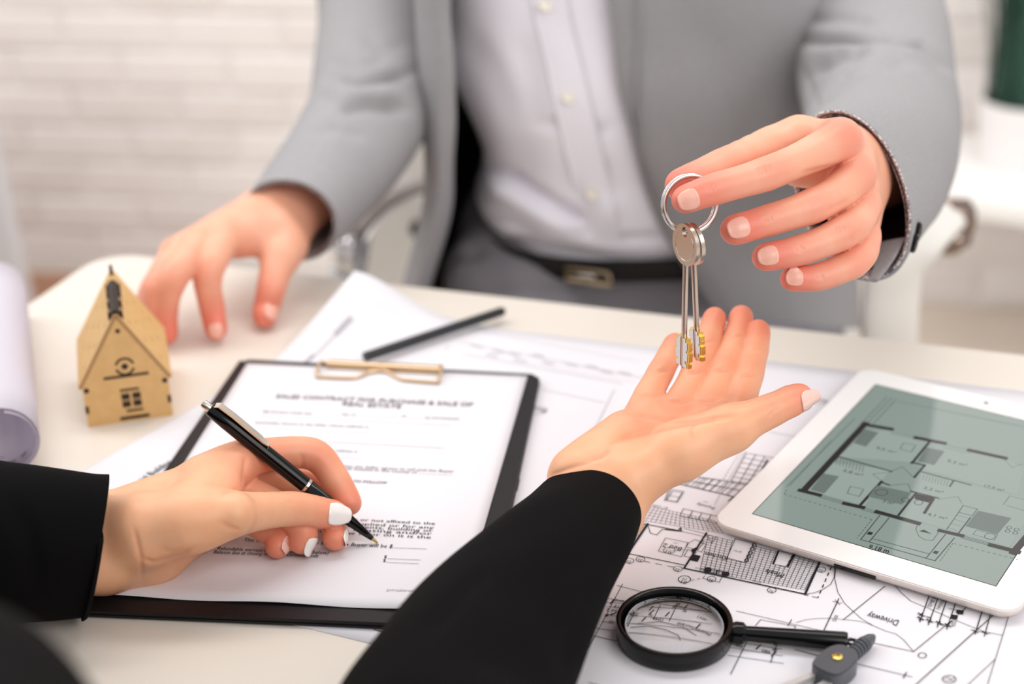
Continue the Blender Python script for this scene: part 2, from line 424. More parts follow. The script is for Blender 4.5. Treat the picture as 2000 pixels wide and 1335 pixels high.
# pale panel whose edge shows at the border of the frame
p0 = Y(30, 470, 2.7); p1 = Y(-12, 280, 2.7)
d = unit(p1 - p0); base = p0 - d * ((p0[2] - 0.0) / d[2]); top = p0 + d * 0.5
k = MB(); k.prism([base, base + (-0.30, 0.07, 0), top + (-0.30, 0.07, 0), top], (0.004, 0.018, 0))
o = thing('display_board', 'pale grey board leaning before the white bricks, beyond the rolled paper', 'board', tuple(base))
k.build('panel', mat('grey_board', (196, 194, 196), rough=0.6), o)
k = MB(); k.wire([base + (0, -.006, 0), top + (0, -.006, 0)], 0.011, 8); k.build('edge_tube', mat('grey_tube', (206, 206, 210), rough=0.4), o)

# wall shelf with a potted grass
zt = 0.352
def ZZ(px, py, z): kk = ray(px, py); return CAM + kk * ((z - CAM[2]) / kk[2])
fa, fb = ZZ(1700, 364, zt), ZZ(2150, 434, zt); sx = unit(fb - fa); sx[2] = 0; sn = np.array([-sx[1], sx[0], 0])
o = thing('shelf', 'floating white shelf on the brick wall, under the potted grass', 'shelf', tuple(fa))
k = MB(); k.box(fa - (0, 0, 0.026), sx * 1.0, sn * 0.34, (0, 0, 0.026)); k.build('shelf_board', M['white_paint'], o)
pc = ZZ(1994, 322, zt)
o = thing('potted_grass', 'dark green upright grass in a plain white pot standing on the shelf', 'plant', tuple(pc))
k = MB(); k.lathe(pc, (0, 0, 1), [(0.0, .066), (.004, .068), (.115, .081), (.118, .081), (.118, .075), (.09, .073)], 40); k.build('pot', M['pot'], o, autosmooth=40)
k = MB(); k.lathe(pc, (0, 0, 1), [(0.09, .073), (.104, .073), (.108, .06)], 30); k.build('soil', M['soil'], o)
k = MB()
for i in range(420):
    a = rng.uniform(0, 2 * math.pi); r = 0.071 * math.sqrt(rng.rand()); h = rng.uniform(.26, .42)
    q0 = pc + np.array([r * math.cos(a), r * math.sin(a), .104]); lean = rng.uniform(-.05, .05, 2) + 0.28 * np.array([math.cos(a), math.sin(a)]) * r
    s = unit([math.cos(a + 1.5), math.sin(a + 1.5), 0]) * 0.0024
    pts = [q0 + np.array([lean[0] * t * t, lean[1] * t * t, h * t]) for t in (0, .35, .7, 1)]
    V = []
    for j, p in enumerate(pts): wdt = (1, .95, .7, .1)[j]; V += [p - s * wdt, p + s * wdt]
    k.add(V, [(0, 1, 3, 2), (2, 3, 5, 4), (4, 5, 7, 6)])
k.build('grass_blades', M['leaf'], o, kind='stuff')

# ------------------------------------------------------------------ table
tc = np.array([-0.355, 1.289, 0]); tx = unit([0.943, -0.333, 0]); ty = np.array([-tx[1], tx[0], 0])   # far corner, along the far edge, away
tL, tD = 1.75, 0.82
def rrect(o, ex, ey, lx, ly, r, n=6):
    P = []
    for cx, cy, a0 in ((lx - r, r, -90), (lx - r, ly - r, 0), (r, ly - r, 90), (r, r, 180)):
        for i in range(n + 1):
            a = R_(a0 + 90 * i / n); P.append(o + ex * (cx + r * math.cos(a)) + ey * (cy + r * math.sin(a)))
    return P
o = thing('table', 'cream white table under the papers, tablet and hands', 'table', tuple(tc + tx * tL / 2 - ty * tD / 2))
k = MB(); P = rrect(tc - ty * tD + (0, 0, TZ - .03), tx, ty, tL, tD, 0.035)
k.prism([p + (0, 0, 0.0015) for p in P], (0, 0, 0.0285)); k.build('table_top', M['table'], o)
for a, c in ((.06, .06), (tL - .11, .06), (.06, tD - .11), (tL - .11, tD - .11)):
    k = MB(); k.box(tc - ty * tD + tx * a + ty * c, tx * .05, ty * .05, (0, 0, TZ - .03)); k.build('leg', M['white_paint'], o)

# ------------------------------------------------------------------ blueprint sheet (far corner curls up)
zP = 0.0006
e1 = unit([.564, .826, 0]); A = np.array([-.22, 1.0, TZ])
def lift(x, y):
    n_ = abs((np.array([x, y]) - A[:2]) @ np.array([e1[1], -e1[0]]))
    s = (x + .201) * .18 + (y - 1.064) * .984                # distance past the clipboard, which pins the sheet
    return 0.037 * min(max(s, 0) / .095, 1.05) ** 1.15 * math.exp(-(n_ / .055) ** 2)
TLp = A + e1 * .174
far = Z(2150, 781)
rows = []
E0 = [A - e1 * .36, A - e1 * .1, A + e1 * .0, A + e1 * .06, A + e1 * .11, A + e1 * .15, TLp]     # the sheet's long edge beside the board
NB = Z(580, 1222); ND = Z(770, 1268); nd = unit(ND - NB)
E1 = [NB - nd * .06 + nd * .0, None, None, None, None, None, None]
topA, topB = TLp, Z(2260, 796); botA, botB = A - e1 * .2, ND + nd * .62
k = MB(); nu, nv = 40, 24
botA = NB - nd * .09
for i in range(nv + 1):
    v = i / nv; a_ = botA * (1 - v) + topA * v
    # follow the straight visible edge at the far half
    if v > .0:
        s0 = -.235 + v * (.174 + .235); a_ = A + e1 * s0 if v > .25 else botA * (1 - v * 4) + (A + e1 * (-.235 + .25 * .409)) * v * 4
    b_ = botB * (1 - v) + topB * v
    for j in range(nu + 1):
        u = (j / nu) ** 1.7; p = a_ * (1 - u) + b_ * u
        k.V.append((p[0], p[1], TZ + zP * .8 + lift(p[0], p[1])))
for i in range(nv):
    for j in range(nu):
        q = i * (nu + 1) + j; k.F.append((q, q + 1, q + nu + 2, q + nu + 1))
V2, F2 = thicken(k.V, k.F, .0004, (nv + 1, nu + 1))
blue = thing('blueprint', 'large white house plan sheet with curled corner, under the clipboard and tablet', 'drawing', tuple(Z(1250, 900)))
link('sheet', V2, F2, M['paper'], blue, smooth=True)
B_ = Print(zP + .0004, lambda x, y: (1150 + x / 4, 860 + y / 4))
K1 = [(1145, 765), (1290, 800), (1215, 950), (1080, 915)]; K2 = [(1480, 860), (1610, 890), (1560, 985), (1440, 965)]
B_.line([(460, 650), (290, 900)], .0016).line([(310, 880), (745, 970)], .0007).line([(290, 650), (470, 655), (700, 700), (715, 680)], .0008)
B_.line([(745, 995), (1690, 1197)], .0011).line([(1690, 1197), (1808, 940)], .0015).line([(745, 995), (920, 720)], .0013)
B_.line([(880, 1000), (930, 1005)], .0006).line([(600, 690), (720, 705), (720, 680)], .0009).line([(460, 655), (480, 720), (530, 735), (575, 690), (700, 705)], .0005)
B_.line([(745, 685), (910, 725)], .0004).line([(720, 705), (890, 745)], .0004)
B_.grid((935, 735), (1800, 945), (1688, 1165), (868, 1015), 23, 15, .00035, holes=(K1, K2))
for h in (K1, K2): B_.line(h, .0005, closed=True)
for t in np.linspace(0, 1, 6)[:-1]:
    x, y = 1290 - 75 * t, 800 + 150 * t; B_.ell((x + 4, y + 14), 14, 12, .0006)
for t in np.linspace(0, 1, 4)[:-1]:
    B_.line([(1610 - 50 * t - 8, 890 + 95 * t), (1610 - 50 * t - 24, 890 + 95 * t + 22)], .0014)
    B_.line([(1480 - 40 * t, 865 + 100 * t), (1480 - 40 * t - 10, 865 + 100 * t + 24)], .0014)
B_.grid((700, 335), (770, 272), (1240, 330), (1130, 436), 2, 9, .0004).grid((700, 335), (1130, 436), (1225, 345), (775, 270), 7, 2, .0004)
B_.grid((1110, 318), (1230, 95), (1450, 135), (1300, 355), 6, 3, .00045).line([(1395, 150), (1260, 395)], .0012).line([(1050, 300), (1190, 80)], .0004, dash=.0022)
B_.line([(640, 340), (700, 335), (1130, 436), (1090, 470)], .0008)
B_.grid((430, 500), (975, 622), (1050, 722), (330, 608), 19, 5, .0003).grid((330, 608), (465, 650), (310, 870), (270, 800), 6, 7, .0003)
B_.line([(430, 485), (380, 545)], .0014)
for h in ([(640, 378), (745, 395), (690, 482), (600, 466)], [(655, 392), (730, 402), (708, 440), (632, 428)], [(632, 428), (708, 440), (686, 474), (610, 460)]): B_.line(h, .0004, closed=True)
B_.line([(590, 468), (625, 375)], .0004)
for t in range(4):
    B_.line([(740 + 72 * t, 530 + 16 * t), (812 + 72 * t, 546 + 16 * t), (782 + 72 * t, 602 + 14 * t), (712 + 72 * t, 588 + 14 * t)], .00045, closed=True)
B_.text('Family', (988, 517), (848, 482), .0032, 'ink_grey').text('CT01', (935, 478), (900, 468), .0014, 'ink_grey').text('BT. CON', (620, 520), (508, 496), .0026, 'ink_grey').text('CT03', (905, 372), (862, 362), .002, 'ink_grey')
B_.line([(600, 758), (775, 795), (725, 905), (545, 862)], .0004, closed=True)
B_.text('Bed 2', (733, 834), (592, 800), .0042, 'ink').text('CT01', (705, 798), (668, 790), .0014, 'ink_grey').ell((628, 856), 46, 24, .0004).text('01', (650, 868), (608, 858), .0024).line([(585, 850), (672, 862)], .0003)
B_.line([(672, 858), (780, 850)], .0003).line([(780, 800), (830, 770), (900, 800), (850, 850), (760, 830)], .0004, closed=True).line([(760, 830), (725, 905)], .0003)
B_.line([(775, 850), (840, 870), (810, 915), (745, 900)], .0004, closed=True)
B_.line([(835, 850), (870, 800), (920, 808), (880, 870)], .0004, closed=True).line([(920, 735), (1000, 750), (960, 800), (880, 785)], .0004, closed=True).line([(920, 735), (960, 800)], .0003).line([(1000, 750), (880, 785)], .0003)
B_.poly([(815, 888), (875, 900), (850, 945), (790, 930)]).poly([(800, 850), (845, 830), (830, 870), (815, 890)])
B_.text('Kitchen', (1092, 908), (920, 865), .0042).text('Meals', (1532, 1040), (1392, 1000), .0048).text('RT01', (1195, 862), (1140, 850), .0016, 'ink_grey').text('RT01', (1350, 1100), (1285, 1086), .0018, 'ink_grey').text('CT01', (1310, 1000), (1280, 990), .0018, 'ink_grey')
for c in ((318, 937), (404, 925), (697, 1000), (960, 1080), (1430, 1166), (1818, 1006)):
    B_.ell(c, 34, 21, .0004).text('22', (c[0] + 18, c[1] + 4), (c[0] - 16, c[1] - 4), .0022).text('W', (c[0] + 8, c[1] + 14), (c[0] - 6, c[1] + 11), .0012)
B_.ell((748, 1082), 48, 28, .0005).text('01', (772, 1098), (730, 1088), .003).text('OTR', (772, 1078), (735, 1070), .0018)
B_.line([(800, 1090), (895, 1072), (920, 1030)], .0004, dash=.002).line([(895, 1075), (1020, 1105), (1050, 1050)], .0004)
B_.line([(430, 940), (680, 990)], .0005, dash=.004)
for c in ((930, 1008), (1070, 1041)): B_.ell(c, 30, 19, fill=True)
for c in ((980, 1018), (1022, 1028)): B_.line([(c[0] - 22, c[1] - 16), (c[0] + 26, c[1] - 6), (c[0] + 18, c[1] + 18), (c[0] - 28, c[1] + 8)], .0005, closed=True).ell(c, 4, 3, fill=True)
B_.line([(905, 990), (1095, 1030)], .0004).line([(905, 1024), (1090, 1062)], .0004)
B_.text('87 x 26', (905, 1003), (835, 988), .0015, 'ink_grey')
B_.line([(1895, 985), (1790, 1225)], .0007, dash=.0035).line([(1790, 1225), (1720, 1210)], .0005, dash=.0035)
B_.line([(1690, 1197), (1760, 1188), (1830, 1160), (1890, 1120), (1918, 1065), (1920, 985)], .0004)
B_.text('R1', (1720, 1200), (1690, 1188), .0016).text('sliding', (1945, 990), (1870, 965), .002)
B_.m and None
H_ = Print(zP + .0004, lambda x, y: (1560 + x / 4.525, 1040 + y / 4.525))
H_.line([(330, 290), (318, 400), (345, 520), (405, 620), (480, 690), (560, 760), (660, 818), (770, 865), (860, 890), (930, 945), (1015, 1047)], .0004)
H_.line([(762, 470), (395, 765)], .0005).line([(-20, 790), (60, 766), (150, 755), (270, 752), (390, 762), (520, 775), (600, 793), (660, 818)], .00035)
H_.line([(845, 455), (900, 520), (990, 600), (1160, 670), (1340, 750), (1560, 840), (1640, 870), (1800, 902)], .0004)
H_.line([(355, 580), (220, 865)], .0006).line([(300, 603), (382, 620)], .0004).line([(322, 590), (362, 632)], .0004)
H_.text('Driveway', (890, 772), (620, 700), .0056).text('3015', (322, 722), (296, 775), .002)
H_.line([(450, 925), (1015, 1047), (1330, 790)], .0005).line([(1410, 720), (1488, 652)], .0006)
for a, c in (((1155, 550), (1070, 785)), ((1232, 570), (1145, 812)), ((1307, 595), (1225, 832)), ((1387, 618), (1308, 850))): H_.line([a, c], .0006)
H_.line([(1040, 745), (1360, 826)], .0004).line([(1046, 715), (1165, 745)], .0004).line([(1325, 665), (1400, 682)], .0004)
for c in ((1082, 720), (1078, 755), (1157, 776), (1240, 795), (1318, 815)): H_.line([(c[0] - 22, c[1] - 14), (c[0] + 22, c[1] + 14)], .0008).line([(c[0] - 14, c[1] + 14), (c[0] + 14, c[1] - 14)], .0006)
H_.text('00 (Bed2)', (1190, 555), (1135, 650), .0022).text('(Kitchen)', (1265, 585), (1215, 672), .0022).text('90', (1165, 740), (1130, 735), .0018).text('90', (1290, 805), (1250, 796), .0018).text('1550', (1362, 770), (1345, 818), .0022)
H_.poly([(1395, 678), (1460, 686), (1452, 720), (1392, 710)]).poly([(1345, 718), (1408, 728), (1400, 764), (1342, 754)]).line([(1355, 775), (1310, 815)], .0008)
H_.line([(1728, 720), (1560, 868), (1035, 1340)], .0006).line([(1622, 690), (1558, 892)], .0007).line([(1697, 712), (1640, 912)], .0006).line([(1522, 855), (1690, 888)], .0005)
for c in ((1562, 868), (1645, 880)): H_.line([(c[0] - 20, c[1] - 12), (c[0] + 20, c[1] + 12)], .0007)
H_.line([(1857, 730), (1668, 1340)], .0004).line([(1735, 1115), (1495, 1340)], .0004)
H_.ell((1092, 1080), 36, 23, .0005).ell((1330, 1290), 60, 34, .0005).line([(1285, 1290), (1320, 1270), (1345, 1295), (1380, 1275)], .0004).line([(1300, 1310), (1340, 1300), (1370, 1312)], .0004)
H_.line([(500, 1152), (1003, 1270)], .0005).line([(925, 1278), (952, 1232)], .0007).line([(-30, 1030), (262, 1105)], .0006)
C_ = Print(zP + .0004, lambda x, y: (1150 + x / 2.353, 1000 + y / 2.353))
C_.line([(130, 335), (250, 365)], .0004).line([(680, 452), (920, 508), (1080, 545)], .0004).line([(765, 520), (790, 492), (952, 522), (945, 532)], .0004).line([(915, 520), (932, 492)], .0005)
for y0 in (590, 620, 655): C_.line([(640 + (655 - y0) * .3, y0), (895 - (655 - y0) * .15, y0 + 38)], .0004)
C_.line([(730, 588), (652, 742)], .0005).line([(868, 600), (835, 690)], .0005)
for c in ((780, 618), (862, 600), (850, 650)): C_.line([(c[0] - 9, c[1] + 9), (c[0] + 9, c[1] - 9)], .0009)
C_.text('1800', (718, 612), (680, 604), .0026).text('980', (838, 636), (798, 628), .0026).text('90', (872, 628), (850, 620), .0024).line([(862, 600), (885, 606)], .0009)
# dimension lines that run on under the magnifying glass
for a, c in (((60, 410), (330, 432)), ((85, 432), (600, 470)), ((70, 468), (560, 520)), ((60, 500), (600, 560)), ((20, 530), (560, 600)), ((90, 395), (620, 480))): C_.line([a, c], .0004)
C_.line([(235, 425), (180, 540)], .0005).line([(330, 440), (300, 500)], .0005).line([(395, 460), (370, 510)], .0005)
for c in ((290, 452), (292, 470), (362, 480), (400, 440), (445, 446), (410, 440), (258, 500), (500, 530)): C_.line([(c[0] - 8, c[1] + 8), (c[0] + 8, c[1] - 8)], .0008)
for t, p, q in (('1040', (345, 500), (300, 491)), ('1800', (450, 522), (410, 514)), ('205', (236, 474), (205, 467)), ('90', (300, 480), (285, 474)), ('90', (408, 444), (388, 440)), ('5100', (452, 448), (416, 440)), ('90', (452, 462), (436, 458)), ('(Meals/kitchen)', (560, 560), (455, 525)), ('ntry )', (540, 500), (500, 485)), ('185', (262, 438), (240, 432)), ('family', (165, 405), (115, 396)), ('15', (140, 428), (120, 424)), ('bed 2', (145, 450), (85, 440)), ('00', (120, 500), (98, 494)), ('1', (95, 470), (88, 466))):
    C_.text(t, p, q, .0025)
C_.line([(200, 532), (280, 530), (350, 545), (410, 570), (420, 590)], .0005).line([(230, 518), (330, 512), (430, 535), (490, 570)], .0005).line([(20, 565), (140, 594)], .0005).line([(140, 594), (165, 540)], .0004).line([(0, 780), (60, 796)], .0004)
C_.line([(100, 420), (115, 400)], .0008).line([(100, 470), (125, 460)], .0008)
T_ = Print(zP + .0004)
T_.line([(880, 664), (1262, 738)], .0006, 'ink_pale').line([(905, 690), (1215, 748)], .0006, 'ink_pale').line([(880, 664), (872, 682)], .0006, 'ink_grey').line([(900, 640), (1250, 705)], .0004, 'ink_pale')
for x, y in ((925, 672), (968, 683), (998, 688), (1045, 690), (1065, 705), (1110, 708), (1150, 712), (1178, 722), (1215, 725), (1010, 700), (955, 690)):
    T_.text('980', (x + 20, y + 4), (x - 4, y - 1), .003, 'ink_pale')
T_.line([(1200, 760), (1150, 860)], .0006, 'ink_pale').line([(1060, 760), (1180, 785)], .0005, 'ink_pale').ell((1052, 800), 16, 7, .0006, 'ink_pale').text('Bath', (1068, 800), (1035, 792), .004, 'ink_grey').line([(1015, 935), (1010, 958)], .0006)
T_.line([(1560, 780), (1640, 795)], .0006, 'ink_pale').text('Garage', (1618, 782), (1585, 776), .004, 'ink_grey').line([(1500, 842), (1560, 852)], .0005, 'ink_pale').line([(1520, 760), (1660, 790)], .0004, 'ink_pale')
T_.line([(1455, 880), (1395, 985)], .0004, 'ink_pale').line([(1000, 700), (1240, 745)], .0003, 'ink_pale')
T_.text('Commercial Building', (226, 974), (338, 902), .0058).line([(250, 968), (352, 906)], .0005, 'ink_grey').line([(1216, 1140), (1150, 1265)], .0004)
T_.line([(730, 1228), (786, 1244)], .0006)
for P_ in (B_, H_, C_, T_): P_.build(blue)
# the curled corner's own title block follows the lifted paper
k = MB(); rgt = np.array([e1[1], -e1[0], 0])
def cp(s, t): p = A + e1 * s + rgt * t; return np.array([p[0], p[1], TZ + lift(p[0], p[1]) + .0016])
def cquad(k, s0, s1, t0, t1):
    n = 6
    for i in range(n):
        a, c = s0 + (s1 - s0) * i / n, s0 + (s1 - s0) * (i + 1) / n
        k.add([cp(a, t0), cp(a, t1), cp(c, t1), cp(c, t0)], [(0, 1, 2, 3)])
for t in (.024,): cquad(k, .03, .135, t, t + .0008)
cquad(k, .118, .138, .022, .0255); cquad(k, .066, .092, .022, .025)
for j in range(7): cquad(k, .05 + j * .008, .052 + j * .008, .058, .088)
k.add([], []); k.build('print', M['ink_pale'], blue, kind='stuff')
# ------------------------------------------------------------------ clipboard with the contract
zB = .0052
TLb, TRb = Z(470, 700, zB), Z(1056, 730, zB); BLb, BRb = Z(134, 1191, zB), Z(948, 1224, zB)
cbd = thing('clipboard', 'black clipboard with a metal clip holding the contract page', 'clipboard', tuple((TLb + BRb) / 2 - (0, 0, zB - .0012)))
def board(z0, z1, g):
    c = (TLb + TRb + BLb + BRb) / 4; P = []
    for q, (n1, n2) in ((BLb, (TLb, BRb)), (BRb, (BLb, TRb)), (TRb, (BRb, TLb)), (TLb, (TRb, BLb))):
        q = q + unit(q - c) * g; P += [q + unit(n1 - q) * .006, q + unit(n2 - q) * .006]
    out = []
    for p in P: out.append(np.array([p[0], p[1], TZ + z0]))
    return out
bmb = MB()
P = board(.0014, .0026, .0); bmb.prism(P, (0, 0, .0012)); bmb.build('back_cover', M['black'], cbd)
bmb = MB(); P = board(.0030, .0052, -.0006); bmb.prism(P, (0, 0, .0022)); bmb.build('board', M['black'], cbd)
bmb = MB(); bmb.wire([BLb * .999 + TLb * .001 + (0, 0, -.0026), TLb + (0, 0, -.0026)], .0014, 8); bmb.build('spine', M['black'], cbd)
# clip: rolled bar and bent wire
c0, c1 = Z(624, 706, .011), Z(862, 718, .011); cx = unit(c1 - c0); cyy = np.array([-cx[1], cx[0], 0])
bmb = MB(); a0, a1 = Z(640, 708, .009), Z(860, 720, .009)
bar = [a0 + cyy * q + (0, 0, h) for q, h in ((-.0030, -.0030), (-.0034, .0000), (-.002, .0016), (.001, .0020), (.0036, .0010), (.004, -.003))]
bmb.prism(bar, a1 - a0); bmb.build('clip_bar', M['clip'], cbd, autosmooth=50)
wpts = [Z(636, 706, .011), Z(625, 708, .0115), Z(619, 733, .0078), Z(626, 735, .0074), Z(690, 737, .0074), Z(722, 726, .0074), Z(752, 724, .0074), Z(782, 739, .0074), Z(800, 742, .0074), Z(850, 746, .0074), Z(856, 744, .0078), Z(863, 718, .0115), Z(858, 714, .011)]
bmb = MB(); bmb.wire(catmull(wpts, 5), .0013, 8); bmb.build('clip_wire', M['clip'], cbd, smooth=True)
# contract page
q = [Z(195, 1163, .0058), Z(898, 1195, .0058), Z(1030, 734, .0058), Z(483, 709, .0058)]
pg = thing('contract_page', 'printed sales contract page lying on the black clipboard', 'document', tuple(sum(q) / 4))
V = []; Fc = []; n = 28
for i in range(n + 1):
    for j in range(n + 1):
        u, v = j / n, i / n; p = (q[0] * (1 - u) + q[1] * u) * (1 - v) + (q[3] * (1 - u) + q[2] * u) * v
        wv = .0007 * math.exp(-(v / .06) ** 2) * (1 + math.sin(u * 14 + 1))
        V.append(p + (0, 0, wv))
for i in range(n):
    for j in range(n): a = i * (n + 1) + j; Fc.append((a, a + 1, a + n + 2, a + n + 1))
V2, F2 = thicken(V, Fc, .0003, (n + 1, n + 1)); link('page', V2, F2, M['paper'], pg, smooth=True)
t = Print(.0063)
t.text('SALES CONTRACT FOR PURCHASE & SALE OF', (537, 776), (922, 793), .0058, 'ink_grey', True).text('REAL ESTATE', (667, 791), (782, 797), .0056, 'ink_grey', True)
g = 'ink_grey'
t.text('Agreement made this', (511, 804), (609, 809), .0033, g).line([(613, 809), (664, 811)], .0003, g).text('day of', (667, 810), (694, 811), .0033, g).line([(698, 812), (778, 815)], .0003, g).text(', 20', (781, 814), (792, 814), .0033, g).line([(794, 815), (820, 817)], .0003, g).text(', by and between', (825, 816), (897, 819), .0033, g)
t.line([(503, 812), (880, 830)], .0003, g).text('hereinafter known as the Seller whose address is', (498, 826), (719, 835), .0033, g).line([(505, 835), (726, 845)], .0003, g)
t.line([(596, 860), (866, 874)], .0004, g).text('hereinafter known as the Buyer whose address is', (488, 872), (697, 883), .0033, 'ink_grey').line([(596, 889), (702, 895)], .0003, g)
t.text('The parties hereby agree that the Seller agrees to sell and the Buyer', (540, 905), (886, 922), .0033, 'ink_grey').text('agrees to buy the real estate located in the county of', (540, 909), (814, 924), .0033, 'ink_grey').line([(818, 924), (884, 927)], .0003, g)
t.text('PROPERTY DESCRIPTION TO FOLLOW', (560, 935), (755, 944), .003, 'ink_grey', True)
for s_, x0, y0, x1, y1 in (('together with all items, whether or not affixed to the', 470, 1004, 849, 1024), ('property and its fixtures, implied or for any', 470, 1012, 847, 1032), ('buildings and other improvements, building or', 468, 1018, 845, 1038), ('all lighting, plumbing, heating and/or', 466, 1024, 843, 1044), ('equipment used on it, now in or on it is the', 464, 1031, 841, 1051)):
    t.text(s_, (x0, y0), (x1, y1), .0030, 'ink')
t.text('The total purchase price to be paid by Buyer will be $', (475, 1056), (766, 1069), .0036, 'ink').line([(768, 1069), (833, 1071)], .0003)
t.text('Refundable earnest money deposit (see below)', (424, 1073), (641, 1082), .0036).text('Balance due at closing in cash or certified funds', (417, 1080), (621, 1088), .0036)
t.text('$', (750, 1089), (755, 1089), .003).line([(757, 1090), (821, 1093)], .0003).text('$', (748, 1096), (753, 1096), .003).line([(755, 1097), (817, 1100)], .0003)
t.text('printablerealestateforms.com', (755, 1153), (880, 1158), .0026, 'ink_pale'); t.build(pg)

# ------------------------------------------------------------------ tablet
zS = .0092
s0, s1, s2 = Z(1470.5, 1002.4, zS), Z(1941.4, 1142.3, zS), Z(1718, 758, zS)
ux = unit(s1 - s0); uy = np.array([-ux[1], ux[0], 0]); 
sw, sl = .148, .197; bx, by = .0185, .0215
tb = s0 - ux * bx - uy * by
tab = thing('tablet', 'white framed tablet showing a floor plan, lying on the blueprint', 'tablet', tuple(tb + ux * .09 + uy * .12 - (0, 0, zS - .0012)))
tw, tl = sw + 2 * bx, sl + 2 * by
V = []; Fc = []; prof = [(.010, .0012), (.0035, .0022), (.0008, .0050), (0, .0074), (.0002, .0084), (.0010, .0086)]
for ins, z in prof:
    for p in rrect(tb + ux * ins + uy * ins, ux, uy, tw - 2 * ins, tl - 2 * ins, max(.0125 - ins, .004), 8): V.append((p[0], p[1], TZ + z))
m_ = len(V) // len(prof)
for r in range(len(prof) - 1):
    for i in range(m_): j = (i + 1) % m_; Fc.append((r * m_ + i, r * m_ + j, (r + 1) * m_ + j, (r + 1) * m_ + i))
Fc += [tuple(range(m_ - 1, -1, -1)), tuple(range((len(prof) - 1) * m_, len(prof) * m_))]
link('shell', V, Fc, M['edge'], tab, autosmooth=45)
k = MB(); P = rrect(tb + ux * .0009 + uy * .0009, ux, uy, tw - .0018, tl - .0018, .0116, 8); k.prism([np.array([p[0], p[1], TZ + .0087]) for p in P], (0, 0, .0004)); k.build('front_glass', M['white_plastic'], tab)
k = MB(); k.box(s0 * (1, 1, 0) + (0, 0, TZ + .0091), ux * sw, uy * sl, (0, 0, .0001)); scr = k.build('screen', M['screen'], tab)
k = MB(); g_ = .0005
for a, b2, c, d2 in ((-g_, -g_, sw + 2 * g_, g_), (-g_, sl, sw + 2 * g_, g_), (-g_, 0, g_, sl), (sw, 0, g_, sl)): k.box(s0 * (1, 1, 0) + ux * a + uy * b2 + (0, 0, TZ + .0091), ux * c, uy * d2, (0, 0, .00012))
k.build('screen_border', M['plastic'], tab)
k = MB(); k.lathe(tb + ux * tw / 2 + uy * (tl - .010) + (0, 0, -zS + .0091), (0, 0, 1), [(0, .0016), (.0002, .0016)], 20); k.build('camera', M['gunmetal'], tab)
k = MB(); k.box(tb * (1, 1, 0) + ux * (tw / 2 - .0125) - uy * .0003 + (0, 0, TZ + .0042), ux * .025, uy * .003, (0, 0, .0022)); k.build('dock_port', M['plastic'], tab)
s = Print(.0093, lambda x, y: (1420 + x / 3.448, 740 + y / 3.448))
def wallq(a, c, w): s.line([a, c], w, 's_wall')
s.poly([(960, 345), (1060, 345), (1120, 345), (1420, 420), (1350, 420), (1250, 560), (750, 520)], 's_pale')
s.poly([(700, 560), (1100, 610), (1010, 720), (930, 850), (545, 750)], 's_pale').poly([(1310, 620), (1640, 715), (2010, 800), (2060, 880), (1900, 1130), (1160, 920), (1290, 760)], 's_pale').poly([(1420, 430), (1880, 540), (2000, 600), (1950, 780), (1330, 610)], 's_pale')
s.line([(930, 300), (520, 745)], .0052, 's_wall'); s.line([(925, 305), (1098, 335)], .0048, 's_wall'); s.line([(1280, 395), (1455, 430)], .0046, 's_wall'); s.line([(1640, 480), (1865, 530)], .0046, 's_wall')
s.line([(500, 750), (615, 778)], .0046, 's_wall').line([(800, 838), (905, 862)], .0046, 's_wall').line([(1018, 895), (1280, 968)], .0046, 's_wall').line([(1440, 1020), (1575, 1052)], .004, 's_wall').line([(1785, 1118), (1950, 1160)], .0048, 's_wall').line([(1930, 1165), (2080, 990)], .0052, 's_wall')
s.line([(1365, 420), (1245, 565)], .0020, 's_wall').line([(1245, 560), (1330, 580), (1262, 660)], .0018, 's_wall').line([(1315, 625), (1640, 712)], .0014, 's_wall').line([(1525, 685), (1500, 722)], .0012, 's_wall').line([(760, 525), (1105, 620)], .0015, 's_wall')
s.line([(1040, 690), (890, 855)], .0022, 's_wall').line([(1035, 692), (1090, 712)], .0016, 's_wall').line([(1240, 755), (1420, 800)], .0016, 's_wall').line([(1275, 765), (1155, 915)], .0018, 's_wall').line([(1390, 805), (1330, 900)], .0022, 's_wall').poly([(1275, 770), (1385, 795), (1360, 832), (1260, 806)], 's_wall')
for P in ([(920, 335), (1020, 360), (935, 455), (850, 430)], [(1345, 460), (1465, 485), (1395, 580), (1285, 550)], [(650, 635), (755, 655), (655, 770), (560, 745)], [(1010, 715), (1240, 765), (1180, 845), (950, 790)], [(1690, 885), (1915, 935), (1820, 1045), (1605, 990)]): s.poly(P, 's_fill')
for P in ([(1190, 430), (1270, 445), (1240, 490), (1165, 470)], [(830, 722), (920, 742), (890, 790), (810, 768)], [(1305, 785), (1370, 797), (1350, 815), (1290, 805)]): s.line(P, .0005, 's_line', closed=True)
s.ell((1040, 762), 42, 20, .0005, 's_line', fill=False).ell((1200, 812), 24, 14, .0005, 's_line').ell((1290, 830), 28, 16, .0005, 's_line')
for i in range(3):
    d = i * 9
    s.line([(1100, 345 + d), (1280, 388 + d)], .0004, 's_line').line([(1455, 440 + d), (1640, 482 + d)], .0004, 's_line').line([(615, 775 + d), (805, 830 + d)], .0004, 's_line').line([(910, 862 + d), (1020, 892 + d)], .0004, 's_line').line([(1575, 1050 + d), (1790, 1108 + d)], .0004, 's_line')
for i in range(9): s.line([(745 + i * 22, 530 + i * 6), (735 + i * 22, 575 + i * 6)], .0004, 's_line'); s.line([(1330 + i * 20, 640 + i * 5), (1318 + i * 20, 680 + i * 5)], .0003, 's_line')
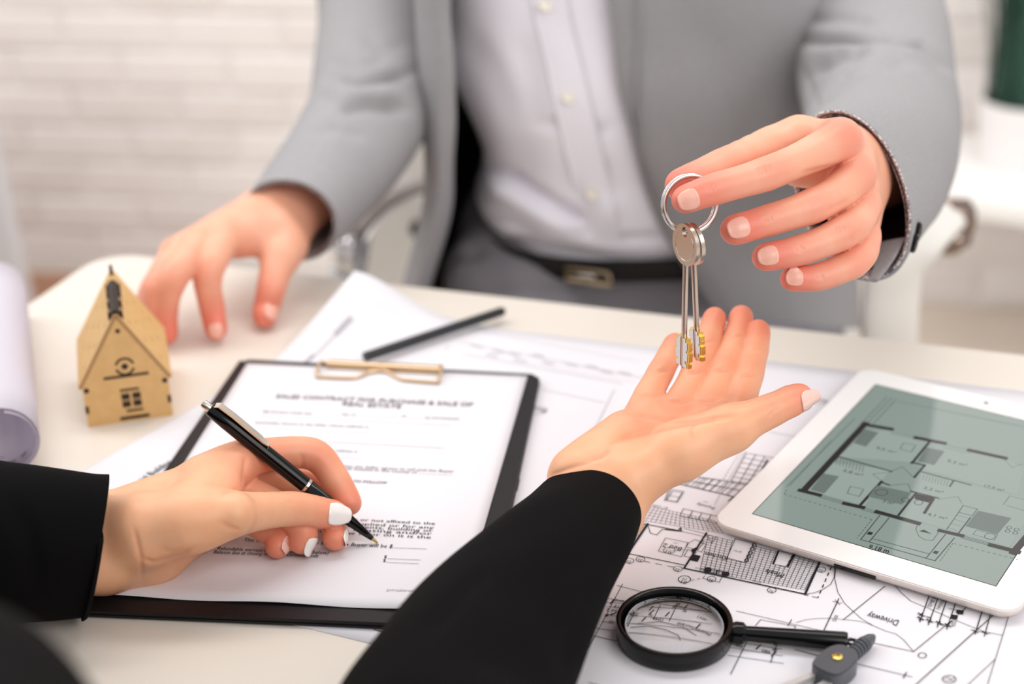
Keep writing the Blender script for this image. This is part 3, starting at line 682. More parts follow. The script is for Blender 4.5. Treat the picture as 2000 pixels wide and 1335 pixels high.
s.line([(1110, 125), (940, 300)], .0005, 's_line').line([(1140, 135), (985, 300)], .0005, 's_line').line([(1075, 120), (920, 285)], .0005, 's_line').line([(860, 265), (400, 725)], .0004, 's_line').line([(700, 415), (420, 720)], .0003, 's_line')
s.line([(400, 745), (385, 775), (975, 945), (875, 1070)], .0005, 's_line', dash=.0018).line([(1520, 1105), (1430, 1230)], .0004, 's_line', dash=.0018).line([(1525, 1105), (1960, 1215)], .0004, 's_line', dash=.0018)
s.line([(1030, 915), (900, 1080), (1400, 1222), (1530, 1070)], .0007, 's_line').line([(1090, 935), (960, 1092)], .0007, 's_line').line([(1470, 1045), (1340, 1205)], .0007, 's_line').line([(985, 1075), (1360, 1175)], .0006, 's_line')
s.poly([(955, 1025), (985, 1032), (970, 1050), (940, 1043)], 's_wall').poly([(1398, 1153), (1428, 1160), (1412, 1178), (1384, 1170)], 's_wall').poly([(1325, 1012), (1378, 1042), (1295, 1022)], 's_wall')
s.line([(1285, 970), (1272, 1010), (1290, 1055), (1330, 1080), (1385, 1085), (1430, 1022)], .0004, 's_line').line([(1580, 835), (1555, 790), (1420, 810)], .0004, 's_line').line([(1110, 625), (980, 640), (1050, 690)], .0004, 's_line').line([(1115, 615), (1180, 590), (1255, 660)], .0004, 's_line').line([(1090, 715), (1220, 705), (1240, 755)], .0004, 's_line')
s.line([(1590, 850), (1685, 875), (1650, 920), (1560, 895)], .0006, 's_line', closed=True).line([(1560, 895), (1480, 1010)], .0006, 's_line').line([(1640, 930), (1560, 1035)], .001, 's_line')
for i in range(4): s.line([(1550 - i * 22, 915 + i * 28), (1620 - i * 22, 935 + i * 28)], .0003, 's_line')
s.line([(1680, 1015), (1820, 1050), (1800, 1085), (1655, 1045)], .0004, 's_line', closed=True).ell((1770, 1058), 36, 20, .0004, 's_line')
for c in ((1900, 1000), (1950, 1012), (1890, 1022), (1940, 1035)): s.ell(c, 16, 9, .0004, 's_line')
s.line([(1900, 785), (2000, 810)], .0004, 's_line').line([(1900, 790), (1860, 845)], .0004, 's_line').line([(1880, 850), (2000, 885)], .0004, 's_line').line([(1870, 545), (1920, 595), (1990, 570)], .0003, 's_line').line([(1150, 150), (2000, 320)], .0004, 's_line')
for tx_, x, y in (('9,5 m²', 1000, 468), ('9,3 m²', 1478, 555), ('5,8 m²', 778, 622), ('3 m²', 1045, 828), ('3,2 m²', 1320, 738), ('4,1 m²', 1345, 915), ('17,9 m²', 1730, 725)):
    w_ = 75 if tx_[0] == '3' and len(tx_) == 4 else 132
    s.text(tx_, (x, y), (x + w_, y + w_ * .25), .0034, 's_wall')
s.text('9,18 m', (948, 1138), (1085, 1172), .0044, 's_wall', True)
s.build(tab)

# ------------------------------------------------------------------ magnifying glass
mc = Z(1317, 1212, .0115)
mg = thing('magnifying_glass', 'black rimmed round magnifying glass lying on the blueprint beside the black sleeve', 'magnifier', (mc[0], mc[1], TZ + .001))
base = np.array([mc[0], mc[1], TZ + .0012])
k = MB(); n = 64; pr = [(.0308, 0), (.0314, .0006), (.0317, .0100), (.0313, .0112), (.0300, .0114), (.0290, .0108), (.0287, .0060), (.0287, .0008)]
for r, z in pr:
    for i in range(n): a = 2 * math.pi * i / n; k.V.append(tuple(base + (r * math.cos(a), r * math.sin(a), z)))
for j in range(len(pr)):
    for i in range(n): a, c = j * n, ((j + 1) % len(pr)) * n; k.F.append((a + i, a + (i + 1) % n, c + (i + 1) % n, c + i))
k.build('rim', M['plastic'], mg, autosmooth=50)
k = MB(); Rl = .0287; sag = .0010; pr = []
for i in range(9): x = i / 8; pr.append((sag * (1 - x * x) + .0004, Rl * x + 1e-5))
prof = [(t_, r_) for t_, r_ in pr] + [(-t_, r_) for t_, r_ in pr[::-1]]
k.lathe(base + (0, 0, .0062), (0, 0, -1), [(-t_, r_) for t_, r_ in prof], 64, caps=False); ln = k.build('lens', M['glass'], mg, smooth=True)
bm = bmesh.new(); bm.from_mesh(ln.data); bmesh.ops.remove_doubles(bm, verts=bm.verts, dist=2e-5); bmesh.ops.recalc_face_normals(bm, faces=bm.faces); bm.to_mesh(ln.data); bm.free()
h0, h1 = Z(1432, 1232, .0068), Z(1655, 1253, .0068); hx = unit(h1 - h0); hx[2] = 0; hx = unit(hx)
L = np.linalg.norm(h1 - h0); hb = np.array([base[0], base[1], TZ + .0070]) ; hd = unit(np.array([h1[0], h1[1], hb[2]]) - hb); L = np.linalg.norm(np.array([h1[0], h1[1], hb[2]]) - hb)
k = MB(); k.lathe(hb, hd, [(.0305, .0052), (.033, .0062), (.037, .0060), (.0385, .0045)], 24); k.build('ferrule', M['plastic'], mg, autosmooth=40)
k = MB(); k.lathe(hb, hd, [(.037, .0040), (.040, .0042), (L - .0015, .0053), (L, .0048), (L, .001)], 28); k.build('handle', M['plastic'], mg, autosmooth=40)
k = MB(); hc = hb + hd * (L + .0022); k.wire([hc + .0022 * (hd * math.cos(a) + np.cross((0, 0, 1), hd) * math.sin(a)) for a in np.linspace(0, 2 * math.pi, 17)[:-1]], .0009, 8, True); k.build('hanging_loop', M['plastic'], mg, smooth=True)

# ------------------------------------------------------------------ drawing compass
ca, cb = Z(1612, 1326, .007), Z(1692, 1258, .007); ax = unit(cb - ca); sd = np.cross((0, 0, 1), ax)
cc = Z(1634, 1300, .007)
cmp_ = thing('drawing_compass', 'grey drawing compass with brass rivet lying by the magnifier handle', 'compass', (cc[0], cc[1], TZ + .001))
def outline(pts): return [cc + ax * a + sd * c for a, c in pts]
hp = catmull([(-.0125, .0075), (-.004, .0092), (.006, .0085), (.0115, .005), (.0125, 0), (.0115, -.005), (.006, -.0085), (-.004, -.0092), (-.0125, -.0075), (-.0145, 0)], 5, True)
k = MB(); k.prism([p - (0, 0, .0052) for p in outline(hp * .97)], (0, 0, .0095)); k.prism([p + (0, 0, .0043) for p in outline(hp * .93)], (0, 0, .0012)); k.build('hinge_head', M['gunmetal'], cmp_)
k = MB(); k.lathe(cc + (0, 0, .0054), (0, 0, 1), [(0, .0032), (.0010, .0030), (.0013, .0016), (.0008, .0013), (.0008, .0002)], 6); k.build('rivet', M['brass'], cmp_)
k = MB(); pr = [(.0115, .0036), (.0150, .0040)]
for i in range(4): t0 = .0155 + i * .0028; pr += [(t0, .0034), (t0 + .0004, .0043), (t0 + .0018, .0043), (t0 + .0022, .0034)]
pr += [(.0270, .0042), (.0330, .0030), (.0362, .0014), (.0368, .0003)]
k.lathe(cc - (0, 0, .001), ax, pr, 20); k.build('grip', M['gunmetal'], cmp_, autosmooth=40)
for e, w_ in ((Z(1545, 1338, .005), .0035), (Z(1598, 1348, .005), .0046)):
    st = cc - ax * .008 + sd * (.004 if e[0] < cc[0] - .02 else -.004) - (0, 0, .002); dd = unit(e - st)
    k = MB(); sdd = unit(np.cross((0, 0, 1), dd)); k.box(st - sdd * w_ / 2 - (0, 0, .0018), dd * .115, sdd * w_, (0, 0, .0036)); k.build('leg', M['satin'], cmp_)
    k = MB(); k.lathe(st + dd * .115, dd, [(0, .0014), (.012, .0010), (.02, .0002)], 10); k.build('needle', M['steel'], cmp_)

# ------------------------------------------------------------------ pencil
p0, p1 = Z(712, 697, .0075), Z(983, 607, .0085); d = unit(p1 - p0); L = np.linalg.norm(p1 - p0)
pen_o = thing('pencil', 'plain black pencil lying on the blueprint beyond the clipboard clip', 'pencil', tuple(p0))
k = MB(); k.lathe(p0, d, [(0, .0037), (L - .001, .0037), (L, .0031)], 6); k.build('barrel', M['pencil'], pen_o)
k = MB(); k.lathe(p1, d, [(-.0004, .0030), (.0006, .0026)], 12); k.build('end_cap', M['plastic'], pen_o)

# ------------------------------------------------------------------ rolled plan
r0 = .0245; n0 = Z(14, 932, 0); n0 = np.array([n0[0], n0[1], TZ + r0 + .0012])
fz = Z(2, 560, .0); fdir = unit(np.array([-.078, .26, 0])); Lr = .262
rl = thing('paper_roll', 'loosely rolled white plan lying on the table by the wooden house', 'paper roll', (n0[0], n0[1] + .13, TZ))
xs = np.cross(fdir, (0, 0, 1)); V = []; Fc = []; nt, nl = 110, 6
for j in range(nl + 1):
    for i in range(nt + 1):
        a = -1.2 + i / nt * 2 * math.pi * 1.4; rr = r0 * (1 - .085 * (i / nt)) * (1 - .12 * max(0, i / nt - .72)) + .0012 * math.sin(a * 1.0 + .5)
        V.append(n0 + fdir * (Lr * j / nl + .002 * math.sin(a * .5) * (1 if j == 0 else 0)) + rr * (xs * math.cos(a) + np.array([0, 0, 1]) * math.sin(a)))
for j in range(nl):
    for i in range(nt): a = j * (nt + 1) + i; Fc.append((a, a + nt + 1, a + nt + 2, a + 1))
V2, F2 = thicken(V, Fc, .0003, (nl + 1, nt + 1)); link('rolled_sheet', V2, F2, M['thin_paper'], rl, smooth=True)
k = MB()
def rp(ang, t, dr=.0022):
    rr = r0 * .875 - dr; return n0 + fdir * t + rr * (xs * math.cos(ang) + np.array([0, 0, 1]) * math.sin(ang))
for a0, a1, t0, t1 in ((-2.6, -.5, .004, .0048), (-2.5, -.7, .009, .0096), (-2.2, -1.9, .005, .009), (-1.5, -1.2, .005, .009), (-1.0, -.75, .0055, .009), (-2.4, -1.6, .016, .0168)):
    m2 = 14
    for i in range(m2):
        u, v = a0 + (a1 - a0) * i / m2, a0 + (a1 - a0) * (i + 1) / m2
        k.add([rp(u, t0), rp(v, t0), rp(v, t1), rp(u, t1)], [(0, 1, 2, 3)])
k.build('print', M['ink_grey'], rl, kind='stuff')

# ------------------------------------------------------------------ wooden house
o0 = Z(173, 834, .0); an = R_(14); ex = np.array([math.cos(an), math.sin(an), 0]); ey = np.array([-math.sin(an), math.cos(an), 0]); ez = np.array([0, 0, 1.0])
WH, EH, AH, DH, TH = .058, .030, .0785, .076, .003
hs = thing('model_house', 'small laser cut wooden house with a steep roof standing on the table', 'model house', tuple(o0 + ex * WH / 2 + ey * DH / 2))
def hp_(x, y, z): return o0 + ex * x + ey * y + ez * z
gab = [(0, 0), (WH, 0), (WH, EH), (WH / 2, AH), (0, EH)]
for nm, y in (('front_panel', 0), ('back_panel', DH - TH)):
    k = MB(); k.prism([hp_(x, y, z) for x, z in gab], ey * TH); k.build(nm, M['mdf'], hs)
for x in (.0012, WH - TH - .0012):
    k = MB(); k.box(hp_(x, TH, 0), ex * TH, ey * (DH - 2 * TH), ez * (EH - .002)); k.build('side_panel', M['mdf'], hs)
sl_ = math.hypot(WH / 2, AH - EH); RT = .0026
for sg in (0, 1):
    ea = np.array([0, EH]) if sg == 0 else np.array([WH, EH]); ap = np.array([WH / 2, AH]); dv = (ap - ea) / sl_; nrm = np.array([-dv[1], dv[0]]) if sg == 0 else np.array([dv[1], -dv[0]])
    lo = ea - dv * .001; up_ = ap + dv * .002
    P = [hp_(*(lo[0], .0004, lo[1])), hp_(up_[0], .0004, up_[1]), hp_(up_[0], DH + .006, up_[1]), hp_(lo[0], DH + .006, lo[1])]
    off = ex * nrm[0] * RT + ez * nrm[1] * RT; k = MB(); k.prism(P if sg else P[::-1], off); rf = k.build('roof_panel', M['mdf'], hs)
    k = MB()
    for r_ in range(5):
        for c_ in range(4):
            if (r_ + c_) % 2: continue
            t_ = .009 + r_ * .0085; y_ = .012 + c_ * .017; q_ = ea + dv * t_
            for s3 in (-1, 1):
                a_ = hp_(q_[0], y_, q_[1]) + off * 1.02; b3 = hp_(*( (q_ + dv * .003)[0], y_ + s3 * .0028, (q_ + dv * .003)[1])) + off * 1.02
                dd = unit(b3 - a_); sdv = unit(np.cross(dd, off)) * .0004; k.add([a_ - sdv, b3 - sdv, b3 + sdv, a_ + sdv], [(0, 1, 2, 3)])
    k.build('engraved_shingle_mark', M['mdf_edge'], rf, kind='stuff')
    k = MB(); lo2, up2 = ea - dv * .001, ap + dv * .002; k.prism([hp_(lo2[0], -.0002, lo2[1]), hp_(up2[0], -.0002, up2[1]), hp_(*( (up2 + nrm * RT)[0], -.0002, (up2 + nrm * RT)[1])), hp_(*((lo2 + nrm * RT)[0], -.0002, (lo2 + nrm * RT)[1]))], ey * .0007); k.build('scorched_roof_edge', M['mdf_edge'], hs)
k = MB(); zr = AH + .0015
ridge = [(-.006, 0)]; P = []
k.prism([hp_(WH / 2 - .0032, .002, zr - .004), hp_(WH / 2 + .0032, .002, zr - .004), hp_(WH / 2 + .0034, .002, zr + .0022), hp_(WH / 2, .002, zr + .0046), hp_(WH / 2 - .0034, .002, zr + .0022)], ey * (DH * .72))
for y_ in (.004, .022, .040, .052): k.box(hp_(WH / 2 - .0050, y_, zr - .004), ex * .0100, ey * .0045, ez * .0050)
k.box(hp_(WH / 2 - .0012, DH - .004, zr - .001), ex * .0024, ey * .004, ez * .009); k.build('ridge_strip', M['burnt'], hs)
def cut(name, x0, x1, z0, z1, lab=None):
    k = MB(); k.box(hp_(x0, -.0003, z0), ex * (x1 - x0), ey * .0012, ez * (z1 - z0)); return k.build(name, M['burnt'], hs)
for x in (.0250, .0324):
    for z in (.0114, .0172): cut('window_pane', x, x + .0056, z, z + .0047)
cut('lintel_slot', .0245, .0375, .0238, .0255); cut('sill_slot', .0270, .0385, .0076, .0093); cut('step_slot', .0220, .0420, .0018, .0042); cut('beam_slot', .0150, .0455, .0343, .0363)
for x, z in ((.0005, .0250), (WH - .0045, .0250)): 
    k = MB(); k.lathe(hp_(x + .002, -.0003, z + .003), ey, [(0, .0019), (.0012, .0019)], 14); k.build('peg', M['burnt'], hs)
for x, z in ((-.0002, .0105), (WH - .0022, .0105)): cut('side_tab', x, x + .0024, z, z + .0055)
k = MB(); k.lathe(hp_(WH / 2, -.0003, .0695), ey, [(0, .0016), (.0012, .0016)], 14); k.build('peg', M['burnt'], hs)
k = MB(); k.lathe(hp_(.0302, -.0003, .0425), ey, [(0, .0023), (.0012, .0023)], 16); k.build('round_window', M['burnt'], hs)
for a0 in (0.25, 3.4):
    k = MB(); A_ = np.linspace(a0, a0 + 2.6, 13); V = []
    for a in A_:
        for r_ in (.0052, .0068): V.append(hp_(.0302 + r_ * math.cos(a), -.0003, .0425 + r_ * math.sin(a)))
    n_ = len(V); V += [v + ey * .001 for v in V]; Fc = []
    for i in range(12): a = 2 * i; Fc += [(a, a + 1, a + 3, a + 2), (a + n_, a + 2 + n_, a + 3 + n_, a + 1 + n_), (a, a + 2, a + 2 + n_, a + n_), (a + 1, a + 1 + n_, a + 3 + n_, a + 3)]
    k.add(V, Fc); k.build('window_arc', M['burnt'], hs)
# ------------------------------------------------------------------ bodies: one continuous skin grown around a skeleton
def smin(a, b, k):
    h = np.clip(0.5 + 0.5 * (b - a) / k, 0, 1)
    return b + (a - b) * h - k * h * (1 - h)
class Grid:
    def __init__(s, lo, hi, h):
        s.lo = np.array(lo) - 0.0; s.h = h; s.n = np.ceil((np.array(hi) - s.lo) / h).astype(int) + 1
    def new(s): return np.full(s.n, 0.03, np.float32)
    def cone(s, A, a, b, ra, rb, k, pad=0.012):
        a = np.asarray(a, float); b = np.asarray(b, float); R = max(ra, rb) + pad
        i0 = np.maximum(np.floor((np.minimum(a, b) - R - s.lo) / s.h).astype(int), 0)
        i1 = np.minimum(np.ceil((np.maximum(a, b) + R - s.lo) / s.h).astype(int) + 1, s.n)
        if (i1 <= i0).any(): return A
        X = [(s.lo[j] + s.h * np.arange(i0[j], i1[j])).astype(np.float32) for j in range(3)]
        x = X[0][:, None, None] - a[0]; y = X[1][None, :, None] - a[1]; z = X[2][None, None, :] - a[2]
        ab = b - a; L2 = ab @ ab + 1e-12
        t = np.clip((x * ab[0] + y * ab[1] + z * ab[2]) / L2, 0, 1)
        d = np.sqrt((x - t * ab[0]) ** 2 + (y - t * ab[1]) ** 2 + (z - t * ab[2]) ** 2) - (ra + (rb - ra) * t)
        sl = tuple(slice(i0[j], i1[j]) for j in range(3))
        A[sl] = smin(A[sl], d, k) if k > 0 else np.minimum(A[sl], d)
        return A
def surfnet(A, lo, h, it=2):
    S = A < 0; n = A.shape
    cnt = np.zeros((n[0] - 1, n[1] - 1, n[2] - 1), np.int8)
    for i in (0, 1):
        for j in (0, 1):
            for k in (0, 1): cnt += S[i:n[0] - 1 + i, j:n[1] - 1 + j, k:n[2] - 1 + k]
    act = (cnt > 0) & (cnt < 8); I = np.argwhere(act); idx = np.full(cnt.shape, -1, np.int64); idx[act] = np.arange(len(I))
    acc = np.zeros((len(I), 3)); c = np.zeros(len(I))
    cor = [(i, j, k) for i in (0, 1) for j in (0, 1) for k in (0, 1)]
    for p in cor:
        for ax in range(3):
            if p[ax]: continue
            q = list(p); q[ax] = 1
            va = A[I[:, 0] + p[0], I[:, 1] + p[1], I[:, 2] + p[2]]; vb = A[I[:, 0] + q[0], I[:, 1] + q[1], I[:, 2] + q[2]]
            m = (va < 0) != (vb < 0); t = np.where(m, va / (va - vb + 1e-20), 0)
            pt = np.repeat(np.array(p, float)[None], len(I), 0); pt[:, ax] += t
            acc[m] += pt[m]; c[m] += 1
    V = np.asarray(lo) + h * (I + acc / np.maximum(c, 1)[:, None])
    Fc = []
    for ax in range(3):
        u, v = [(1, 2), (2, 0), (0, 1)][ax]
        sl0 = [slice(None)] * 3; sl1 = [slice(None)] * 3; sl0[ax] = slice(0, n[ax] - 1); sl1[ax] = slice(1, n[ax])
        ch = S[tuple(sl0)] != S[tuple(sl1)]; E = np.argwhere(ch)
        E = E[(E[:, u] > 0) & (E[:, v] > 0) & (E[:, u] < n[u] - 1) & (E[:, v] < n[v] - 1)]
        ins = S[tuple(E.T)]
        eu = np.zeros(3, int); eu[u] = 1; ev = np.zeros(3, int); ev[v] = 1
        g = lambda q: idx[tuple(q.T)]
        q = np.stack([g(E - eu - ev), g(E - ev), g(E), g(E - eu)], 1)
        q[~ins] = q[~ins][:, ::-1]
        Fc.append(q)
    Fc = np.vstack(Fc); Fc = Fc[(Fc >= 0).all(1)]
    e = np.vstack([Fc[:, [0, 1]], Fc[:, [1, 2]], Fc[:, [2, 3]], Fc[:, [3, 0]]])
    deg = np.bincount(e[:, 0], minlength=len(V)) + 1e-9
    for i in range(it):
        for lam in (0.6, -0.45):
            s = np.stack([np.bincount(e[:, 0], V[e[:, 1], k], len(V)) for k in range(3)], 1)
            V = V + lam * (s / deg[:, None] - V)
    return V, Fc
class Hand:
    """joints in the order base .. tip; every entry is (px, py, depth or height, radius)"""
    def __init__(s, palm, fingers, extra=(), h=0.001, kpalm=0.010, kweb=0.005, fk=0.003):
        P = [];
        def cv(t): return PT(t[:3]), t[3]
        palm = [[cv(t) for t in c] for c in palm]; fingers = {n: [cv(t) for t in f] for n, f in fingers.items()}; extra = [[cv(t) for t in c] for c in extra]
        s.f = fingers
        pts = np.array([p for c in palm + list(fingers.values()) + extra for p, r in c])
        s.g = Grid(pts.min(0) - .035, pts.max(0) + .035, h); g = s.g
        pal = g.new()
        for c in palm + extra:
            for (a, ra), (b, rb) in zip(c[:-1], c[1:]): g.cone(pal, a, b, ra, rb, kpalm)
        res = pal.copy()
        for nme, f in fingers.items():
            A = g.new()
            pts_ = np.array([np.append(p, r) for p, r in f])
            C = catmull(pts_, 5)
            for j in range(len(f) - 1):                     # a slight waist between the joints
                for i in range(1, 5): C[j * 5 + i, 3] *= 1 - (.045 if j else .01) * math.sin(math.pi * i / 5)
            for p, q in zip(C[:-1], C[1:]): g.cone(A, p[:3], q[:3], p[3], q[3], fk)
            res = np.minimum(res, smin(pal, A, kweb))
        s.V, s.F = surfnet(res, g.lo, g.h)
    def finish(s, folds=(), blush=()):
        N = vnormals(s.V, s.F)
        b = np.zeros(len(s.V))
        if folds: s.V = crease(s.V, N, folds, marks=b)
        for t, r, a in blush:
            d = np.linalg.norm(s.V - PT(t), axis=1); b = np.maximum(b, a * np.exp(-(d / r) ** 2))
        for f in s.f.values():
            d = np.linalg.norm(s.V - f[-1][0], axis=1); b = np.maximum(b, .85 * np.exp(-(d / .020) ** 2))
            if len(f) > 2:
                for j in (-2, -3):
                    d = np.linalg.norm(s.V - f[j][0], axis=1); b = np.maximum(b, .5 * np.exp(-(d / .014) ** 2))
        s.b = b; s.bvh = BVHTree.FromPolygons([Vector(v) for v in s.V], [tuple(int(i) for i in f) for f in s.F])
        return s
    def nail(s, fin, face, w, L, m, parent, back=.35, tipx=0.0, sq=3.0, label=None, edge=None):
        """a nail grown onto the fingertip; face: direction (toward camera by default) the nail looks to"""
        (a, ra), (b, rb) = s.f[fin][-2], s.f[fin][-1]
        ax = unit(b - a); nrm = np.asarray(face, float); nrm = unit(nrm - ax * (nrm @ ax)); sd = np.cross(ax, nrm)
        nu, nv = 11, 13; V = []; end = rb + tipx
        for i in range(nv):
            for j in range(nu):
                x = -1 + 2 * j / (nu - 1); y = -1 + 2 * i / (nv - 1)
                sh = (1 - abs(x) ** sq) ** (1 / sq) if abs(x) < 1 else 0.0
                t = end - L / 2 + y * L / 2 * (0.35 + .65 * sh)
                an = x * w / 2 / rb; tc_ = min(t, rb * .55)
                dr = nrm * math.cos(an) + sd * math.sin(an)
                o = b + ax * tc_
                hit = s.bvh.ray_cast(Vector(o + dr * (rb + .0035)), Vector(-dr), .02)[0]
                p = np.array(hit) if hit is not None else o + dr * rb
                rad = (p - o) @ dr
                p = o + dr * max(rad, rb * .80) + ax * (t - tc_) + dr * (.0003 - max(t - rb * .55, 0) * .12)
                V.append(p)
        V = np.array(V).reshape(nv, nu, 3)
        for _ in range(4):
            U = V.copy(); U[1:-1, 1:-1] = (V[:-2, 1:-1] + V[2:, 1:-1] + V[1:-1, :-2] + V[1:-1, 2:]) / 4; V = U
        V = V.reshape(-1, 3); Fc = [(i * nu + j, i * nu + j + 1, (i + 1) * nu + j + 1, (i + 1) * nu + j) for i in range(nv - 1) for j in range(nu - 1)]
        N = vnormals(V, Fc)
        if N.mean(0) @ nrm < 0: Fc = [f[::-1] for f in Fc]
        V2, F2 = thicken(V + 0.0005 * nrm, Fc, .0006, (nv, nu)); 
        return link('nail', V2, F2, m, parent, smooth=True, label=label)
def body(name, ha, hb, ends, path, m, parent):
    """both hands of a person and the arms between them as one skin; ends: where each forearm goes on into the sleeve"""
    bm = bmesh.new(); lay = bm.verts.layers.float.new('blush'); loops = []
    for h, (c, dr) in zip((ha, hb), ends):
        vs = [bm.verts.new(v) for v in h.V]
        for v, q in zip(vs, h.b): v[lay] = float(q)
        for f in h.F:
            try: bm.faces.new([vs[int(i)] for i in f])
            except ValueError: pass
        kill = [v for v in vs if (np.array(v.co) - c) @ dr > 0]
        bmesh.ops.delete(bm, geom=kill, context='VERTS')
        alive = [v for v in vs if v.is_valid]
        bd = {e for v in alive for e in v.link_edges if e.is_boundary}
        loops.append(list(bd))
    P = catmull(path, 6); T_, F_ = sweep(P[:, :3], P[:, 3], 28)
    F_ = F_[:-2]; tv = [bm.verts.new(v) for v in T_]
    for f in F_: bm.faces.new([tv[i] for i in f])
    n = len(P)
    for lp, r in ((loops[0], 0), (loops[1], n - 1)):
        ring = [tv[r * 28 + k] for k in range(28)]; es = [bm.edges.get((ring[k], ring[(k + 1) % 28])) for k in range(28)]
        bmesh.ops.bridge_loops(bm, edges=lp + es)
    bmesh.ops.recalc_face_normals(bm, faces=bm.faces); bm.verts.index_update()
    V = [v.co[:] for v in bm.verts]; Fc = [tuple(v.index for v in f.verts) for f in bm.faces]; b = [v[lay] for v in bm.verts]; bm.free()
    o = link(name, V, Fc, m, parent, smooth=True)
    at = o.data.attributes.new('blush', 'FLOAT', 'POINT'); at.data.foreach_set('value', np.array(b, np.float32)); return o
VIEW = -_f

woman = thing('person', 'person in a black blazer writing with one hand, other palm open under the keys', 'person', (0.0, 0.12, 0.0))
man = thing('person', 'person in an open grey suit and white shirt holding out the keys', 'person', (0.10, 1.50, 0.0))

# --- the open palm
rp_ = Hand(
    palm=[[(1030, 1125, .868, .0215), (1156, 985, .898, .0210)], [(1066, 1135, .866, .0215), (1190, 1000, .896, .0205)],
          [(1225, 948, .905, .0155), (1428, 822, .938, .0105)], [(1195, 940, .905, .016), (1372, 812, .938, .0110)],
          [(1160, 940, .904, .016), (1318, 808, .937, .0108)], [(1122, 940, .902, .0155), (1264, 806, .934, .0098)],
          [(1160, 985, .898, .0205), (1175, 930, .903, .018)]],
    extra=[[(1125, 915, .897, .0125), (1215, 842, .918, .0105)], [(1232, 935, .896, .0155), (1330, 880, .902, .0150), (1428, 838, .905, .0125)], [(1428, 838, .905, .0100), (1440, 800, .930, .0085)], [(1330, 880, .902, .0125), (1400, 830, .925, .0100)]],
    fingers=dict(
        index=[(1432, 815, .936, .0098), (1446, 775, .944, .0093), (1462, 729, .958, .0086), (1474, 682, .975, .0079), (1481, 645, .987, .0069)],
        middle=[(1376, 810, .938, .0102), (1390, 775, .946, .0092), (1413, 722, .962, .0087), (1438, 664, .982, .0078), (1448, 617, .998, .0070)],
        ring=[(1322, 806, .937, .0098), (1336, 775, .946, .0086), (1359, 725, .960, .0080), (1381, 668, .978, .0075), (1396, 620, .994, .0068)],
        pinky=[(1256, 806, .935, .0094), (1268, 770, .944, .0080), (1290, 727, .958, .0073), (1310, 690, .970, .0067), (1319, 670, .980, .0061)],
        thumb=[(1300, 890, .903, .0145), (1420, 838, .904, .0122), (1508, 800, .908, .0089), (1546, 782, .9125, .0080), (1564, 775, .9145, .0066)]),
    h=.0008, kpalm=.009, kweb=.005)
rp_.finish(folds=[
    ([(1236, 775), (1265, 771), (1298, 774)], .0014, 4.5), ([(1300, 782), (1330, 785), (1352, 783)], .0014, 4.5), ([(1356, 783), (1383, 785), (1405, 782)], .0014, 4.5), ([(1410, 780), (1440, 783), (1470, 778)], .0014, 4.5),
    ([(1270, 722), (1286, 725), (1308, 724)], .0011, 4.5), ([(1336, 726), (1356, 728), (1378, 726)], .0012, 4.5), ([(1388, 720), (1408, 724), (1432, 722)], .0012, 4.5), ([(1440, 732), (1458, 733), (1482, 731)], .0012, 4.5),
    ([(1416, 656), (1438, 657), (1460, 656)], .0007, 3.5), ([(1454, 681), (1474, 683), (1496, 681)], .0007, 3.5), ([(1362, 668), (1381, 668), (1400, 666)], .0006, 3.5),
    ([(1212, 800), (1250, 812), (1300, 820), (1352, 818), (1398, 812)], .0011, 5), ([(1440, 812), (1395, 815), (1340, 825), (1280, 838), (1225, 852), (1190, 868)], .0018, 7),
    ([(1150, 900), (1175, 893), (1200, 872)], .0008, 5), ([(1070, 930), (1110, 915), (1160, 900)], .0007, 5), ([(1360, 815), (1352, 835), (1350, 862)], .0007, 5), ([(1390, 812), (1395, 835)], .0003, 4), ([(1500, 815), (1512, 802), (1520, 790)], .0004, 4)],
    blush=[((1440, 800, .93), .02, .45), ((1380, 800, .93), .02, .4), ((1320, 795, .93), .02, .45), ((1255, 800, .92), .02, .35)])

# --- the writing hand
lh = Hand(
    palm=[[(40, 1062, .046, .0225), (195, 1060, .030, .0228)], [(40, 1080, .045, .0225), (205, 1085, .028, .0212)],
          [(200, 1040, .034, .0225), (330, 985, .036, .018)],
          [(290, 1000, .044, .0165), (462, 905, .054, .0105)], [(280, 1020, .036, .0165), (452, 925, .046, .0105)],
          [(275, 1045, .028, .0165), (436, 955, .036, .0105)], [(272, 1068, .019, .0165), (418, 985, .026, .0105)]],
    extra=[[(200, 1060, .030, .0228), (290, 1036, .886, .0190)], [(205, 1075, .025, .021), (300, 1075, .019, .0175), (400, 1020, .017, .0140), (440, 990, .02, .010)], [(285, 1035, .885, .0180), (370, 1015, .878, .0165), (455, 1003, .877, .0125)], [(380, 975, .895, .0130), (450, 920, .918, .0095)], [(400, 1000, .885, .0125), (440, 950, .905, .0095)], [(470, 890, .925, .0085), (400, 930, .915, .012)]],
    fingers=dict(
        index=[(455, 915, .922, .0105), (505, 890, .935, .0096), (610, 886, .950, .0090), (656, 938, .950, .0080), (684, 984, .947, .0066)],
        middle=[(448, 930, .935, .0105), (500, 925, .950, .0096), (596, 950, .962, .0088), (645, 1010, .950, .0078), (654, 1052, .0145, .0068)],
        ring=[(436, 960, .036, .0105), (480, 960, .040, .0093), (560, 1000, .030, .0084), (592, 1038, .020, .0075), (588, 1058, .0150, .0066)],
        pinky=[(420, 985, .026, .0098), (450, 998, .026, .0086), (515, 1028, .021, .0077), (545, 1052, .015, .0069), (541, 1068, .0135, .0060)],
        thumb=[(380, 1020, .878, .0150), (462, 1003, .886, .0118), (572, 993, .916, .0094), (626, 1001, .9275, .0084), (655, 1004, .9315, .0070)]),
    h=.001, kpalm=.011, kweb=.004)
